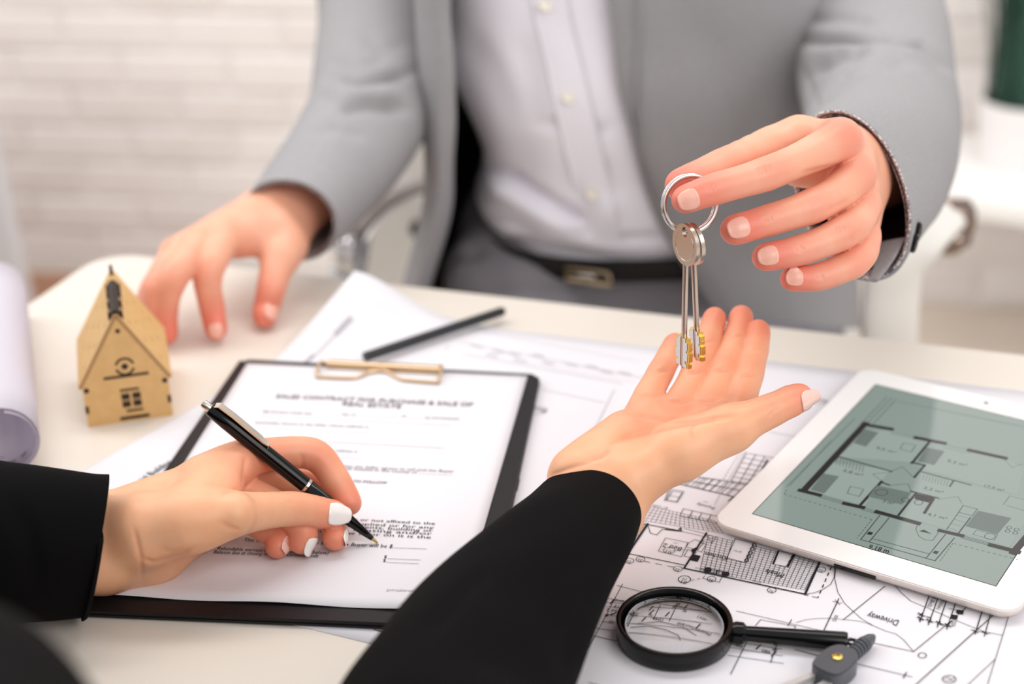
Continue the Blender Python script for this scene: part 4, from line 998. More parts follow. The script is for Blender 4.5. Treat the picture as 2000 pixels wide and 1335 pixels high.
lh.finish(folds=[
    ([(480, 890), (478, 915), (474, 950)], .0010, 5), ([(430, 965), (450, 957), (470, 955)], .0008, 5), ([(590, 885), (590, 905), (588, 920)], .0007, 5),
    ([(262, 1030), (268, 1060), (275, 1090), (280, 1140)], .0008, 5), ([(275, 1090), (300, 1098), (350, 1085), (400, 1060)], .0008, 5), ([(562, 975), (566, 985), (570, 1000)], .0003, 4), ([(570, 975), (575, 988)], .0003, 4),
    ([(430, 1020), (450, 1030), (470, 1035)], .0008, 5), ([(310, 1070), (340, 1078), (380, 1062)], .0003, 5)],
    blush=[((520, 880, .93), .03, .6), ((470, 950, .91), .016, .5), ((620, 900, .94), .02, .65)])

# --- the hand that holds the ring
mh = Hand(
    palm=[[(1702, 322, 1.11, .0235), (1658, 325, 1.005, .0225)], [(1698, 332, 1.11, .0235), (1668, 354, 1.008, .0205)],
          [(1652, 292, .998, .0165), (1640, 272, .945, .0118)], [(1665, 315, 1.0, .0165), (1668, 333, .952, .0122)],
          [(1675, 345, 1.004, .0165), (1680, 398, .958, .0115)], [(1682, 375, 1.008, .016), (1682, 458, .962, .0105)]],
    extra=[[(1640, 300, .985, .016), (1560, 300, .968, .0135)], [(1640, 272, .95, .0105), (1560, 268, .962, .0115), (1500, 290, .958, .011)], [(1640, 330, .975, .015), (1560, 330, .965, .011)], [(1655, 420, .985, .012), (1640, 360, .985, .014)]],
    fingers=dict(
        index=[(1640, 272, .940, .0118), (1592, 298, .926, .0102), (1497, 339, .905, .0094), (1396, 369, .892, .0084), (1336, 390, .8885, .0072)],
        middle=[(1670, 340, .950, .0118), (1640, 372, .934, .0102), (1587, 402, .918, .0097), (1501, 430, .910, .0085), (1434, 449, .905, .0082)],
        ring=[(1682, 402, .957, .0112), (1672, 432, .940, .0098), (1642, 456, .924, .0094), (1563, 488, .915, .0082), (1494, 502, .912, .0076)],
        pinky=[(1684, 462, .962, .0104), (1682, 492, .946, .0092), (1662, 515, .932, .0085), (1602, 540, .924, .0074), (1546, 544, .921, .0067)],
        thumb=[(1600, 285, .972, .0150), (1510, 288, .957, .0122), (1410, 326, .926, .0102), (1350, 352, .9125, .0088), (1328, 362, .9085, .0082)]),
    h=.0008, kpalm=.009, kweb=.0045)
def knuck(px, py, ang, n=3, w=16, sp=5, amp=.0005):      # short curved wrinkles over a finger joint
    a = R_(ang); ux_, uy_ = math.cos(a), math.sin(a); out = []; rk = np.random.RandomState(int(px + py))
    for i in range(n):
        o = (i - (n - 1) / 2) * sp + rk.uniform(-.8, .8); l_ = w * rk.uniform(.55, 1.0) * (1 - .25 * abs(i - (n - 1) / 2)); bw = (i - (n - 1) / 2) * 1.6
        cx_, cy_ = px + o * ux_, py + o * uy_
        pts = [(cx_ - uy_ * l_ * q + ux_ * bw * (1 - q * q), cy_ + ux_ * l_ * q + uy_ * bw * (1 - q * q)) for q in (-1, -.5, 0, .5, 1)]
        out.append((pts, amp * rk.uniform(.8, 1.4), 2.4))
    return out
mh.finish(folds=knuck(1492, 332, -18, 4, 16, 6, .0006) + knuck(1390, 366, -18, 3, 12, 5, .0004) + knuck(1500, 428, -16, 3, 13, 5, .0005) + knuck(1592, 396, -20, 3, 14, 6, .0004) + knuck(1562, 486, -12, 3, 12, 5, .0004) + knuck(1640, 448, -20, 3, 12, 6, .0004) + knuck(1600, 540, -6, 3, 10, 5, .0004)
    + [([(1560, 340), (1600, 330), (1640, 325)], .0008, 6), ([(1610, 415), (1640, 400), (1660, 388)], .0008, 6), ([(1655, 475), (1672, 462), (1682, 445)], .0008, 6), ([(1440, 260), (1500, 255), (1560, 268)], -.0006, 14)],
    blush=[((1640, 272, .935), .016, .75), ((1676, 345, .943), .014, .5), ((1350, 385, .885), .03, .7), ((1450, 445, .9), .018, .9), ((1505, 500, .91), .018, .9), ((1555, 545, .92), .016, .9), ((1690, 420, .95), .014, .4), ((1690, 490, .95), .014, .4), ((1325, 355, .9), .02, .9)])

# --- the hand resting on the table
th = Hand(
    palm=[[(615, 330, 1.35, .0285), (552, 408, .062, .0265)], [(640, 350, 1.34, .0285), (572, 415, .058, .0245)],
          [(540, 425, .062, .0185), (432, 468, .064, .0125)], [(525, 420, .064, .0185), (392, 478, .064, .0125)], [(512, 420, .062, .018), (362, 486, .060, .012)], [(500, 420, .058, .018), (342, 492, .054, .011)]],
    extra=[[(562, 445, .052, .0195), (548, 500, .044, .0150)], [(540, 450, .058, .016), (470, 470, .058, .0125)], [(520, 470, .048, .012), (560, 480, .046, .014)]],
    fingers=dict(
        index=[(436, 468, .064, .0125), (418, 505, .062, .0108), (405, 545, .050, .0100), (414, 600, .026, .0090), (422, 644, .0105, .0080)],
        middle=[(394, 478, .064, .0125), (362, 512, .064, .0110), (335, 550, .054, .0102), (322, 608, .028, .0092), (326, 652, .0105, .0080)],
        ring=[(364, 487, .058, .0118), (335, 520, .058, .0105), (306, 562, .048, .0098), (296, 612, .026, .0088), (304, 646, .0105, .0078)],
        pinky=[(344, 493, .052, .011), (322, 525, .050, .0096), (298, 565, .040, .0088), (284, 598, .022, .0080), (288, 622, .0100, .0070)],
        thumb=[(560, 455, .050, .018), (545, 505, .043, .0138), (530, 562, .028, .0108), (520, 602, .0135, .0095), (517, 618, .0105, .0084)]),
    h=.0013, kpalm=.011, kweb=.006)
th.finish(blush=[((420, 650, .01), .03, .9), ((518, 610, .01), .025, .9), ((330, 650, .01), .03, .9), ((470, 480, .05), .02, .4)])

def arm_end(a, b, t):                           # the cut across a forearm, seen from the wrist outward
    a, b = PT(a), PT(b); d = unit(b - a); return a + d * t, d
def ringp(p, r): return np.append(p, r)
e0, e1_ = arm_end((1172, 990, .898), (1048, 1130, .868), .034), arm_end((200, 1070, .029), (40, 1070, .045), .030)
SH_R, SH_L = np.array([.140, .20, 1.0]), np.array([-.140, .20, 1.02])
body('body', rp_, lh, (e0, e1_), [ringp(e0[0] + e0[1] * .010, .022), ringp(Z(1000, 1195, .049), .028), ringp(Z(912, 1340, .050), .034), ringp((-.036, .53, .808), .035), ringp((-.008, .45, .826), .036), ringp((.085, .32, .925), .038), ringp(SH_R, .044), ringp((0, .14, 1.0), .06),
     ringp(SH_L, .048), ringp(D(-175, 1560, .46), .042), ringp(D(-330, 1160, .78), .038), ringp(D(-230, 1070, .84), .034), ringp(Z(-60, 1063, .046), .030), ringp(e1_[0] + e1_[1] * .010, .022)], M['skin_w'], woman)
e0, e1_ = arm_end((1663, 339, 1.006), (1700, 327, 1.11), .040), arm_end((562, 411, .060), (628, 340, 1.345), .030)
body('body', mh, th, (e0, e1_), [ringp(e0[0] + e0[1] * .010, .025), ringp(D(1718, 300, 1.175), .040), ringp(D(1722, 215, 1.285), .046), ringp(D(1690, 100, 1.385), .050), ringp(D(1660, -10, 1.46), .055), ringp(D(1590, -200, 1.5), .06), ringp(D(1400, -330, 1.52), .06), ringp(D(1180, -330, 1.55), .06), ringp(D(960, -330, 1.56), .06),
     ringp(D(780, -250, 1.575), .06), ringp(D(745, 0, 1.55), .050), ringp(D(742, 110, 1.505), .046), ringp(D(725, 205, 1.44), .043), ringp(D(680, 285, 1.375), .038), ringp(e1_[0] + e1_[1] * .010, .027)], M['skin_m'], man)
rp_.nail('thumb', unit(_rt * .35 - _up * .25 - _f * .9), .0108, .0145, M['nail_pearl'], woman, tipx=.0026, sq=2.1, label='pearl pink thumbnail')
lh.nail('thumb', unit(-_f + _up * .15), .0122, .0152, M['nail_white'], woman, tipx=.0008, sq=2.8, label='white polished thumbnail')
lh.nail('ring', unit(_rt * 1.0 - _f * .45 + _up * .1), .0090, .0115, M['nail_white'], woman, tipx=.001, sq=2.4)
lh.nail('pinky', unit(_rt * .9 - _f * .5 + _up * .1), .0075, .0095, M['nail_pearl'], woman, tipx=.0, sq=2.4)
lh.nail('middle', unit(_rt * 1.0 + _up * .0 - _f * .1), .0088, .0115, M['nail_white'], woman, tipx=.001, sq=2.4)
mh.nail('index', unit(-_f - _up * .25 - _rt * .1), .0118, .0118, M['nail'], man, sq=2.5, tipx=-.0012)
mh.nail('middle', unit(-_f + _up * .05), .0128, .0128, M['nail'], man, sq=2.5, tipx=-.0014)
mh.nail('ring', unit(-_f + _up * .05), .0118, .0118, M['nail'], man, sq=2.5, tipx=-.0012)
mh.nail('pinky', unit(-_f + _up * .05), .0098, .0098, M['nail'], man, sq=2.5, tipx=-.001)
th.nail('thumb', unit(_rt * .7 - _f * .7 + _up * .2), .0125, .0135, M['nail'], man, sq=2.5, tipx=-.001)
th.nail('index', unit(-_f * .8 + _up * .7), .0110, .0115, M['nail'], man, sq=2.5, tipx=-.001)
# ------------------------------------------------------------------ clothes
def tube(rings, nseg=40, nsub=8, maj=None, closed_end=False):
    """rings: (centre, radius, flatten[, major direction]) -> grid verts of an open tube"""
    C = np.array([np.concatenate([np.asarray(r[0], float), [r[1], r[2]]]) for r in rings])
    K = catmull(C, nsub); T = np.gradient(K[:, :3], axis=0); T /= np.linalg.norm(T, axis=1, keepdims=True)
    mj = np.asarray(maj if maj is not None else (0, 0, 1), float)
    V = []
    for i in range(len(K)):
        x = unit(mj - T[i] * (mj @ T[i])); y = np.cross(T[i], x)
        for k in range(nseg):
            q = 2 * math.pi * k / nseg; V.append(K[i, :3] + K[i, 3] * (x * math.cos(q) + y * K[i, 4] * math.sin(q)))
    n = len(K); Fc = [(i * nseg + k, i * nseg + (k + 1) % nseg, (i + 1) * nseg + (k + 1) % nseg, (i + 1) * nseg + k) for i in range(n - 1) for k in range(nseg)]
    return np.array(V), Fc, (n, nseg)
def wob(V, N, amp, scale, seed=0):
    out = np.zeros(len(V)); r = np.random.RandomState(seed)
    for i in range(5):
        d = unit(r.randn(3)) * scale * (1 + i * .6); out += np.sin(V @ d + r.uniform(0, 6)) / (1 + i)
    return V + N * (amp * out)[:, None]
def outward(V, Fc, c):                          # make faces of a tube look away from its axis
    N = vnormals(V, Fc)
    return Fc if ((V - c) * N).sum() > 0 else [f[::-1] for f in Fc]
def cloth(name, V, Fc, shape, m, parent, t=.0018, folds=(), wobble=None, closed=True, lining=None, cen=None, label=None, flip=False):
    if cen is None: cen = V.reshape(*shape, 3).mean(1, keepdims=True).repeat(shape[1], 1).reshape(-1, 3)
    if closed: Fc = outward(V, Fc, cen)
    elif flip: Fc = [f[::-1] for f in Fc]
    N = vnormals(V, Fc)
    if wobble: V = wob(V, N, *wobble)
    if folds: V = crease(V, vnormals(V, Fc), folds)
    V2, F2 = thicken(V, Fc, t, shape, closed)
    if closed:
        ok = vnormals(V2, F2)
    o = link(name, V2, F2, m, parent, smooth=True, label=label)
    bm = bmesh.new(); bm.from_mesh(o.data); bmesh.ops.recalc_face_normals(bm, faces=bm.faces); bm.to_mesh(o.data); bm.free()
    if lining:
        n = len(V); I = V - vnormals(V, Fc) * (t + .0012); r, c = shape
        k1 = 2 * c if closed else 0
        V3, F3 = thicken(I, Fc, .0006, shape, closed); link('lining', V3, F3, lining, o, smooth=True)
    return o, V, Fc

# --- woman: black blazer
rA = [(np.array([.150, .20, 1.00]), .066, 1.0), (np.array([.085, .32, .925]), .060, 1.0), (np.array([-.015, .455, .822]), .056, 1.0), (np.array([-.040, .535, .806]), .054, .95),
      (Z(912, 1340, .050), .0505, .95), (Z(985, 1215, .050), .0450, .92), (Z(1052, 1115, .049), .0400, .88), (Z(1116, 1044, .046), .0355, .84), (Z(1146, 1000, .044), .0325, .82)]
V, Fc, sh = tube(rA, 72, 12, maj=(1, -.2, .25))
jw, Vw, _ = cloth('blazer_sleeve', V, Fc, sh, M['blackcloth'], woman, t=.0016, wobble=(.0007, 60, 3), folds=[([(830, 1240), (900, 1160), (960, 1100)], .0025, 18), ([(1090, 1330), (1120, 1230), (1165, 1130)], .002, 20)])
rB = [(np.array([-.140, .20, 1.02]), .064, 1.0), (D(-175, 1570, .46), .060, 1.0), (D(-240, 1500, .56), .058, 1.0), (D(-330, 1160, .78), .055, 1.0), (D(-230, 1070, .84), .051, .95),
      (Z(-70, 1062, .052), .0480, .9), (Z(20, 1063, .049), .0445, .88), (Z(110, 1066, .0455), .0420, .86), (Z(165, 1068, .043), .0400, .85), (Z(186, 1068, .042), .0395, .85)]
V, Fc, sh = tube(rB, 72, 12, maj=(0, .25, 1))
Vg = V.reshape(*sh, 3); sa = unit(rB[-1][0] - rB[-2][0])
for i_ in range(sh[0] - 30, sh[0]):                          # the cuff is cut on a slant
    w_ = ((i_ - sh[0] + 30) / 30) ** 2; Vg[i_] += sa * (w_ * .17 * (Vg[i_] - Vg[i_].mean(0)) @ np.array([0, .3, .95]))[:, None]
V = Vg.reshape(-1, 3)
cloth('blazer_sleeve', V, Fc, sh, M['blackcloth'], woman, t=.0016, wobble=(.0009, 60, 5), folds=[([(20, 960), (60, 1060), (70, 1150)], .002, 22)])
tor = [(np.array([0, .02, .52]), .17, .62), (np.array([0, .02, .66]), .165, .62), (np.array([0, .035, .80]), .168, .62), (np.array([0, .055, .93]), .178, .6), (np.array([0, .075, 1.0]), .165, .55), (np.array([0, .075, 1.05]), .115, .6), (np.array([0, .07, 1.075]), .06, .9)]
V, Fc, sh = tube(tor, 48, 6, maj=(1, 0, 0))
cloth('blazer_body', V, Fc, sh, M['blackcloth'], woman, t=.002, wobble=(.002, 30, 2))

# --- man: shirt, trousers, belt
def shrow(px, py, hw, hd, yc, k=2.4, n=40):
    c = Y(px, py, yc); c[2] = Y(1150, py, 1.36)[2]; out = []
    for i in range(n):
        q = 2 * math.pi * i / n; cx_, sx_ = math.cos(q), math.sin(q)
        out.append(c + np.array([hw * math.copysign(abs(cx_) ** (2 / k), cx_), hd * math.copysign(abs(sx_) ** (2 / k), sx_), 0]))
    return out
yC = 1.475
rowsS = [(1180, -400, .060, .060), (1185, -320, .105, .085), (1188, -230, .150, .105), (1190, -90, .165, .112), (1198, 40, .165, .114), (1206, 140, .164, .115), (1238, 260, .163, .116), (1262, 350, .162, .117), (1262, 410, .165, .120), (1256, 455, .167, .120), (1260, 485, .163, .116), (1270, 508, .156, .108), (1276, 535, .150, .104), (1285, 575, .135, .085), (1290, 620, .12, .07)]
V, Fc, sh = loft([shrow(px, py, hw, hd, yC) for px, py, hw, hd in rowsS], 4, 14, True)
V = np.asarray(V)
shf = [([(950, 325), (1000, 345), (1060, 385), (1120, 425), (1180, 445)], .014, 12), ([(945, 350), (1000, 385), (1080, 430), (1140, 455)], -.009, 22), ([(1100, 440), (1180, 470), (1260, 468), (1340, 458)], .006, 11), ([(900, 60), (960, 140), (1010, 260)], .003, 30),
       ([(1040, 250), (1090, 240), (1150, 255), (1190, 250)], .004, 12), ([(935, 420), (1000, 440), (1060, 470)], .004, 14), ([(960, 465), (1050, 478), (1150, 500), (1230, 515)], .004, 12), ([(1090, 20), (1100, 100)], .002, 14), ([(1130, 300), (1180, 330), (1210, 390)], .004, 16), ([(1010, 60), (1040, 160), (1050, 260)], .0025, 24)]
so, Vs, Fs = cloth('shirt', V, Fc, sh, M['shirt'], man, t=.0015, folds=shf, wobble=(.0012, 40, 8))
sbv = BVHTree.FromPolygons([Vector(v) for v in Vs], [tuple(int(i) for i in f) for f in Fs])
def onshirt(px, py, off=.001):
    k = ray(px, py); h = sbv.ray_cast(Vector(CAM), Vector(unit(k)), 5)
    return np.array(h[0]) - unit(k) * off, np.array(h[1])
G = []
for (x0, x1, y) in ((1035, 1108, -30), (1046, 1118, 40), (1066, 1138, 120), (1082, 1156, 200), (1100, 1174, 280), (1120, 1192, 360), (1132, 1206, 420), (1142, 1216, 470)):
    G.append([onshirt(x0 + (x1 - x0) * j / 4, y, .0028)[0] for j in range(5)])
V, Fc, sh2 = loft(G, 2, 5); N = vnormals(V, Fc)
if (N.mean(0) @ VIEW) < 0: Fc = [f[::-1] for f in Fc]
V2, F2 = thicken(V, Fc, .0015, sh2); link('placket', V2, F2, M['shirt'], so, smooth=True)
for px, py in ((1110, 190), (1156, 380), (1066, 10)):
    p, nn = onshirt(px, py, .0035); k = MB(); k.lathe(p - VIEW * .001, VIEW, [(0, .0058), (.0018, .0058), (.0024, .0048), (.0018, .0036), (.0016, .0004)], 20); k.build('shirt_button', mat('pearl_button', (236, 228, 214), rough=.25), so, autosmooth=40)
# collar stand, out of the picture
V, Fc, sh = tube([(Y(1180, -425, 1.47), .062, .95), (Y(1180, -470, 1.475), .060, .95)], 32, 4, maj=(1, 0, 0)); cloth('collar', V, Fc, sh, M['shirt'], so, t=.002)

g = Grid((-.20, 1.0, .40), (.46, 1.68, .80), .008); A = g.new()
hipL, hipR = np.array([.05, 1.49, .595]), np.array([.225, 1.47, .595])
for a, b2, ra, rb in ((hipL, hipR, .112, .112), (hipL + (0, .02, .07), hipR + (0, .02, .07), .095, .095), (np.array([-.028, 1.435, .656]), np.array([.018, 1.40, .650]), .037, .042), (hipL, np.array([-.02, 1.12, .545]), .096, .068), (hipR, np.array([.27, 1.12, .535]), .092, .066), (np.array([-.02, 1.12, .545]), np.array([-.04, 1.14, .2]), .07, .05), (np.array([.27, 1.12, .535]), np.array([.28, 1.14, .2]), .07, .05)):
    g.cone(A, a, b2, ra, rb, .03, .04)
V, Fc = surfnet(A, g.lo, g.h, 3); N = vnormals(V, Fc)
V = crease(wob(V, N, .0025, 30, 4), N, [([(850, 520), (890, 500), (950, 490)], .008, 12), ([(930, 560), (1020, 545), (1100, 560)], .006, 16), ([(1200, 600), (1290, 590), (1380, 600)], .005, 14)])
tr = link('trousers', V, Fc, M['trousers'], man, smooth=True)
bc = Y(1200, 537, 1.352); bc = np.array([Y(1262, 500, yC)[0], yC, bc[2]]); bz = bc[2]
def beltring(z, e, n=48):
    out = []
    for i in range(n):
        q = 2 * math.pi * i / n; cx_, sx_ = math.cos(q), math.sin(q)
        out.append(np.array([bc[0] + (.160 + e) * math.copysign(abs(cx_) ** (2 / 2.4), cx_), yC + (.112 + e) * math.copysign(abs(sx_) ** (2 / 2.4), sx_), z - .04 * sx_ * 0]))
    return out
G = [beltring(bz - .011, .004), beltring(bz, .005), beltring(bz + .011, .004)]
V, Fc, sh = loft(G, 2, 3, True); bo, Vb, Fb = cloth('belt', np.asarray(V), Fc, sh, M['black'], man, t=.003)
bbv = BVHTree.FromPolygons([Vector(v) for v in Vb], [tuple(int(i) for i in f) for f in Fb])
def onbelt(px, py, off): k = ray(px, py); h = bbv.ray_cast(Vector(CAM), Vector(unit(k)), 5); return (np.array(h[0]) if h[0] is not None else D(px, py, 1.45)) - unit(k) * off
pts = [onbelt(x, y, .004) for x, y in ((1105, 522), (1190, 534), (1194, 556), (1108, 546))]
k = MB(); k.wire(pts, .0022, 8, True); k.build('buckle', mat('brushed_brass', (206, 184, 150), rough=.3, metal=1), bo, smooth=True)
k = MB(); k.wire([(pts[0] + pts[3]) / 2, (pts[0] + pts[3]) / 2 * .35 + (pts[1] + pts[2]) / 2 * .65], .0018, 8); k.build('buckle_prong', M['steel'], bo, smooth=True)

# --- man: jacket body, open at the front
xin = {-330: 900, -150: 888, 0: 880, 100: 884, 200: 885, 300: 881, 390: 876, 470: 860, 545: 838, 640: 812}
xout = {-330: 800, -150: 795, 0: 803, 100: 812, 200: 818, 300: 826, 390: 828, 470: 808, 545: 788, 640: 766}
xe = {-330: 1225, -150: 1262, 0: 1250, 100: 1245, 200: 1240, 300: 1252, 390: 1282, 470: 1315, 545: 1356, 640: 1412}
xf = {-330: 1150, -150: 1180, 0: 1190, 100: 1202, 200: 1216, 300: 1240, 390: 1266, 470: 1305, 545: 1352, 640: 1410}
xr = {-330: 1560, -150: 1610, 0: 1640, 100: 1645, 200: 1650, 300: 1660, 390: 1665, 470: 1670, 545: 1676, 640: 1682}
G = []
for py in xin:
    sf = .06 if py == -330 else 0
    row = [Y(xin[py] + 6, py, 1.372), Y(xin[py], py, 1.352), Y((xin[py] + xout[py]) / 2, py, 1.345), Y(xout[py] + 2, py, 1.372), Y(xout[py] + 6, py, 1.44), Y(xout[py] + 34, py, 1.56 - sf), Y(1000, py, 1.635 - sf), Y(1240, py, 1.655 - sf), Y(1460, py, 1.63 - sf), Y(xr[py] - 60, py, 1.55 - sf),
           Y(xr[py], py, 1.42), Y(xr[py] - 40, py, 1.345), Y(xr[py] * .6 + xe[py] * .4, py, 1.318), Y(xe[py] + 60, py, 1.322), Y(xe[py] + 12, py, 1.332), Y(xe[py], py, 1.338), Y(xe[py] * .9 + xf[py] * .1, py, 1.343), Y(xf[py] * .5 + xe[py] * .5, py, 1.344), Y(xf[py], py, 1.350)]
    G.append(row)
V, Fc, sh = loft(G, 12, 14); V = np.asarray(V)
N = vnormals(V, Fc); flip = ((V - np.array([.12, 1.49, .85])) * N).sum() < 0
jf = [([(1330, 0), (1420, 150), (1500, 330)], .003, 40), ([(1560, 60), (1480, 240), (1440, 420)], .004, 45), ([(1450, 560), (1520, 470), (1560, 380)], .004, 40), ([(1255, -40), (1247, 120), (1244, 240), (1262, 330), (1300, 430), (1370, 570)], .004, 5), ([(1590, 100), (1560, 250), (1540, 400)], .005, 34)]
jk, Vj, Fj = cloth('jacket', V, Fc, sh, M['jacket'], man, t=.0022, folds=jf, wobble=(.0014, 26, 6), closed=False, flip=flip)
n = len(Vj); Nj = vnormals(Vj, Fj); r_, c_ = sh
I = (Vj - Nj * .0042).reshape(r_, c_, 3)[:, 24:c_ - 60].reshape(-1, 3); cc2 = c_ - 84
Fi = [(i * cc2 + j, i * cc2 + j + 1, (i + 1) * cc2 + j + 1, (i + 1) * cc2 + j) for i in range(r_ - 1) for j in range(cc2 - 1)]
V3, F3 = thicken(I, Fi, .0006, (r_, cc2)); link('lining', V3, F3, M['lining'], jk, smooth=True, label='black jacket lining')

# --- man: sleeves
cuf = unit(PT((1712, 548, 1.0)) - PT((1600, 215, 1.0)))
rM = [(D(1570, -330, 1.50), .088, 1.0), (D(1625, -150, 1.49), .080, 1.0), (D(1672, -10, 1.46), .074, 1.0), (D(1700, 110, 1.385), .070, 1.0), (D(1722, 215, 1.285), .0660, .95), (D(1716, 300, 1.175), .0620, .9), (D(1688, 348, 1.08), .0580, .76), (D(1665, 379, 1.005), .0565, .60)]
V, Fc, sh = tube(rM, 150, 24, maj=cuf)
ms, Vm, Fm = cloth('jacket_sleeve', V, Fc, sh, M['jacket'], man, t=.0022, wobble=(.0012, 40, 9), lining=M['pattern'],
    folds=[([(1560, 80), (1640, 78), (1720, 78), (1800, 92), (1862, 140)], .014, 9), ([(1565, 110), (1650, 98), (1750, 96), (1840, 120)], -.005, 14), ([(1580, 150), (1640, 112), (1700, 100)], .008, 9), ([(1600, 190), (1650, 150), (1720, 128), (1790, 122)], .006, 10), ([(1560, 40), (1640, 36), (1720, 44)], .004, 10), ([(1560, 120), (1590, 190), (1600, 215)], .004, 8)])
cb = [np.asarray(r[0]) for r in rM[-2:]]; cd_ = unit(cb[1] - cb[0])
V, Fc, sh = tube([(cb[1] - cd_ * .03, .0545, .65), (cb[1] - cd_ * .008, .0540, .61), (cb[1] + cd_ * .0035, .0550, .595), (cb[1] + cd_ * .0062, .0562, .60)], 56, 5, maj=cuf)
cloth('cuff_lining', V, Fc, sh, M['pattern'], ms, t=.0012, label='patterned turned back cuff lining')
smv = BVHTree.FromPolygons([Vector(v) for v in Vm], [tuple(int(i) for i in f) for f in Fm])
for px, py in ((1790, 452), (1783, 474)):
    kk = unit(ray(px, py)); h = smv.ray_cast(Vector(CAM), Vector(kk), 3)
    p = np.array(h[0]) if h[0] is not None else D(px, py, 1.03); nn = np.array(h[1]) if h[0] is not None else VIEW
    if nn @ kk > 0: nn = -nn
    k = MB(); k.lathe(p - nn * .0005, nn, [(0, .0062), (.002, .0066), (.0032, .0056), (.0026, .0036)], 20); k.build('cuff_button', M['plastic'], ms, autosmooth=40)
fl = [D(1742, 470, 1.012), D(1726, 512, 1.005), D(1706, 548, 1.0)]
k = MB(); k.wire(catmull(fl, 6), .0016, 10, rx=np.linspace(.012, .004, 13), up=unit(_f * .8 - _rt * .5)); k.build('cuff_vent', M['jacket'], ms, smooth=True)
rM2 = [(D(735, -330, 1.58), .082, 1.0), (D(738, -150, 1.57), .074, 1.0), (D(745, 0, 1.55), .0640, 1.0), (D(742, 110, 1.505), .0600, 1.0), (D(728, 205, 1.44), .0570, 1.0), (D(682, 285, 1.375), .0520, .97), (D(632, 350, 1.325), .0475, .95), (D(588, 408, 1.285), .0430, .92), (D(570, 430, 1.27), .0415, .90)]
V, Fc, sh = tube(rM2, 130, 22, maj=unit(_rt * .7 + _up * .5))
cloth('jacket_sleeve', V, Fc, sh, M['jacket'], man, t=.0022, wobble=(.0014, 36, 12), lining=M['pattern'],
    folds=[([(640, 150), (690, 158), (750, 150), (812, 140)], .012, 9), ([(632, 175), (700, 190), (790, 180)], -.007, 16), ([(660, 215), (720, 205), (800, 215)], .008, 10), ([(640, 120), (700, 128), (760, 110)], .004, 9), ([(700, 60), (740, 90), (800, 90)], .003, 12), ([(600, 260), (660, 250), (720, 270)], .003, 12)])
# ------------------------------------------------------------------ chair behind the table
ch = thing('office_chair', 'white leather office chair with chrome armrests behind the table', 'chair', (0.14, 1.62, 0.0))
k = MB()
def back_pt(px, py, y): return Y(px, py, y)
G = []
for py, x0, x1, y in ((-420, 800, 1700, 1.86), (-150, 770, 1790, 1.83), (0, 742, 1826, 1.80), (150, 722, 1836, 1.77), (300, 700, 1800, 1.75), (420, 672, 1770, 1.74), (560, 655, 1760, 1.74), (640, 650, 1755, 1.74)):
    row = []
    for j in range(9):
        u = j / 8; row.append(Y(x0 + (x1 - x0) * u, py, y + .035 * (1 - (2 * u - 1) ** 2)))
    G.append(row)
V, Fc, sh = loft(G, 4, 5); N = vnormals(V, Fc)
if (N.mean(0) @ VIEW) < 0: Fc = [f[::-1] for f in Fc]
V2, F2 = thicken(V, Fc, .028, sh); link('backrest', V2, F2, M['white_leather'], ch, smooth=True, autosmooth=50)
V = np.asarray(V).reshape(sh[0], sh[1], 3)
for j in (0, sh[1] - 1):
    k = MB(); k.wire(V[:, j] + np.array([0, .012, 0]), .008, 12); k.build('side_rail', M['chrome'], ch, smooth=True)
k = MB(); sc_ = np.array([.14, 1.50, .452]); P = rrect(sc_ - (.25, .24, 0), np.array([1., 0, 0]), np.array([0, 1., 0]), .5, .5, .06); k.prism(P, (0, 0, .045)); k.build('seat', M['white_leather'], ch)
k = MB(); k.lathe(sc_ * (1, 1, 0) + (0, .02, .07), (0, 0, 1), [(0, .03), (.2, .03), (.2, .022), (.385, .022)], 24); k.build('column', M['chrome'], ch, autosmooth=40)
for i in range(5):
    a = 2 * math.pi * i / 5; dd = np.array([math.cos(a), math.sin(a), 0]); c0_ = sc_ * (1, 1, 0) + (0, .02, .09)
    k = MB(); k.wire([c0_, c0_ + dd * .3 - (0, 0, .02)], .014, 10, rx=.02); k.build('base_arm', M['chrome'], ch, smooth=True)
    k = MB(); cw = c0_ + dd * .3; k.lathe(np.array([cw[0], cw[1], .0285]) + np.cross(dd, (0, 0, 1)) * .012, -np.cross(dd, (0, 0, 1)), [(0, .024), (.003, .028), (.021, .028), (.024, .024)], 20); k.build('caster', M['plastic'], ch, autosmooth=40)
# armrests: chrome band with a white pad
def band(pts, half, thick, m, name, up, parent=ch, n=6):
    C = catmull(pts, n); k = MB(); k.wire(C, thick, 12, rx=half, up=up); return k.build(name, m, parent, smooth=True)
aup = unit(np.array([1, .15, 0]))
padR = [Y(1838, 404, 1.46), Y(1815, 430, 1.445), Y(1776, 474, 1.42), Y(1750, 520, 1.41), Y(1742, 570, 1.41), Y(1738, 640, 1.41), Y(1736, 720, 1.42)]
band(padR, .030, .0085, M['white_leather'], 'arm_pad', aup)
frR = [Y(1700, 470, 1.68), Y(1770, 425, 1.60), Y(1840, 396, 1.50), Y(1864, 412, 1.478), Y(1866, 440, 1.475), Y(1852, 470, 1.475), Y(1815, 480, 1.475), Y(1768, 500, 1.475), Y(1742, 590, 1.46), Y(1740, 720, 1.46), Y(1740, 900, 1.47), Y(1600, 990, 1.5)]
band(frR, .022, .0055, M['arm_chrome'], 'arm_frame', aup)
k = MB(); q_ = Y(1835, 474, 1.452); k.wire([q_, q_ + np.array([.016, 0, .002]), q_ + np.array([.028, .002, .004])], .009, 14); k.build('arm_joint', M['arm_chrome'], ch, smooth=True)
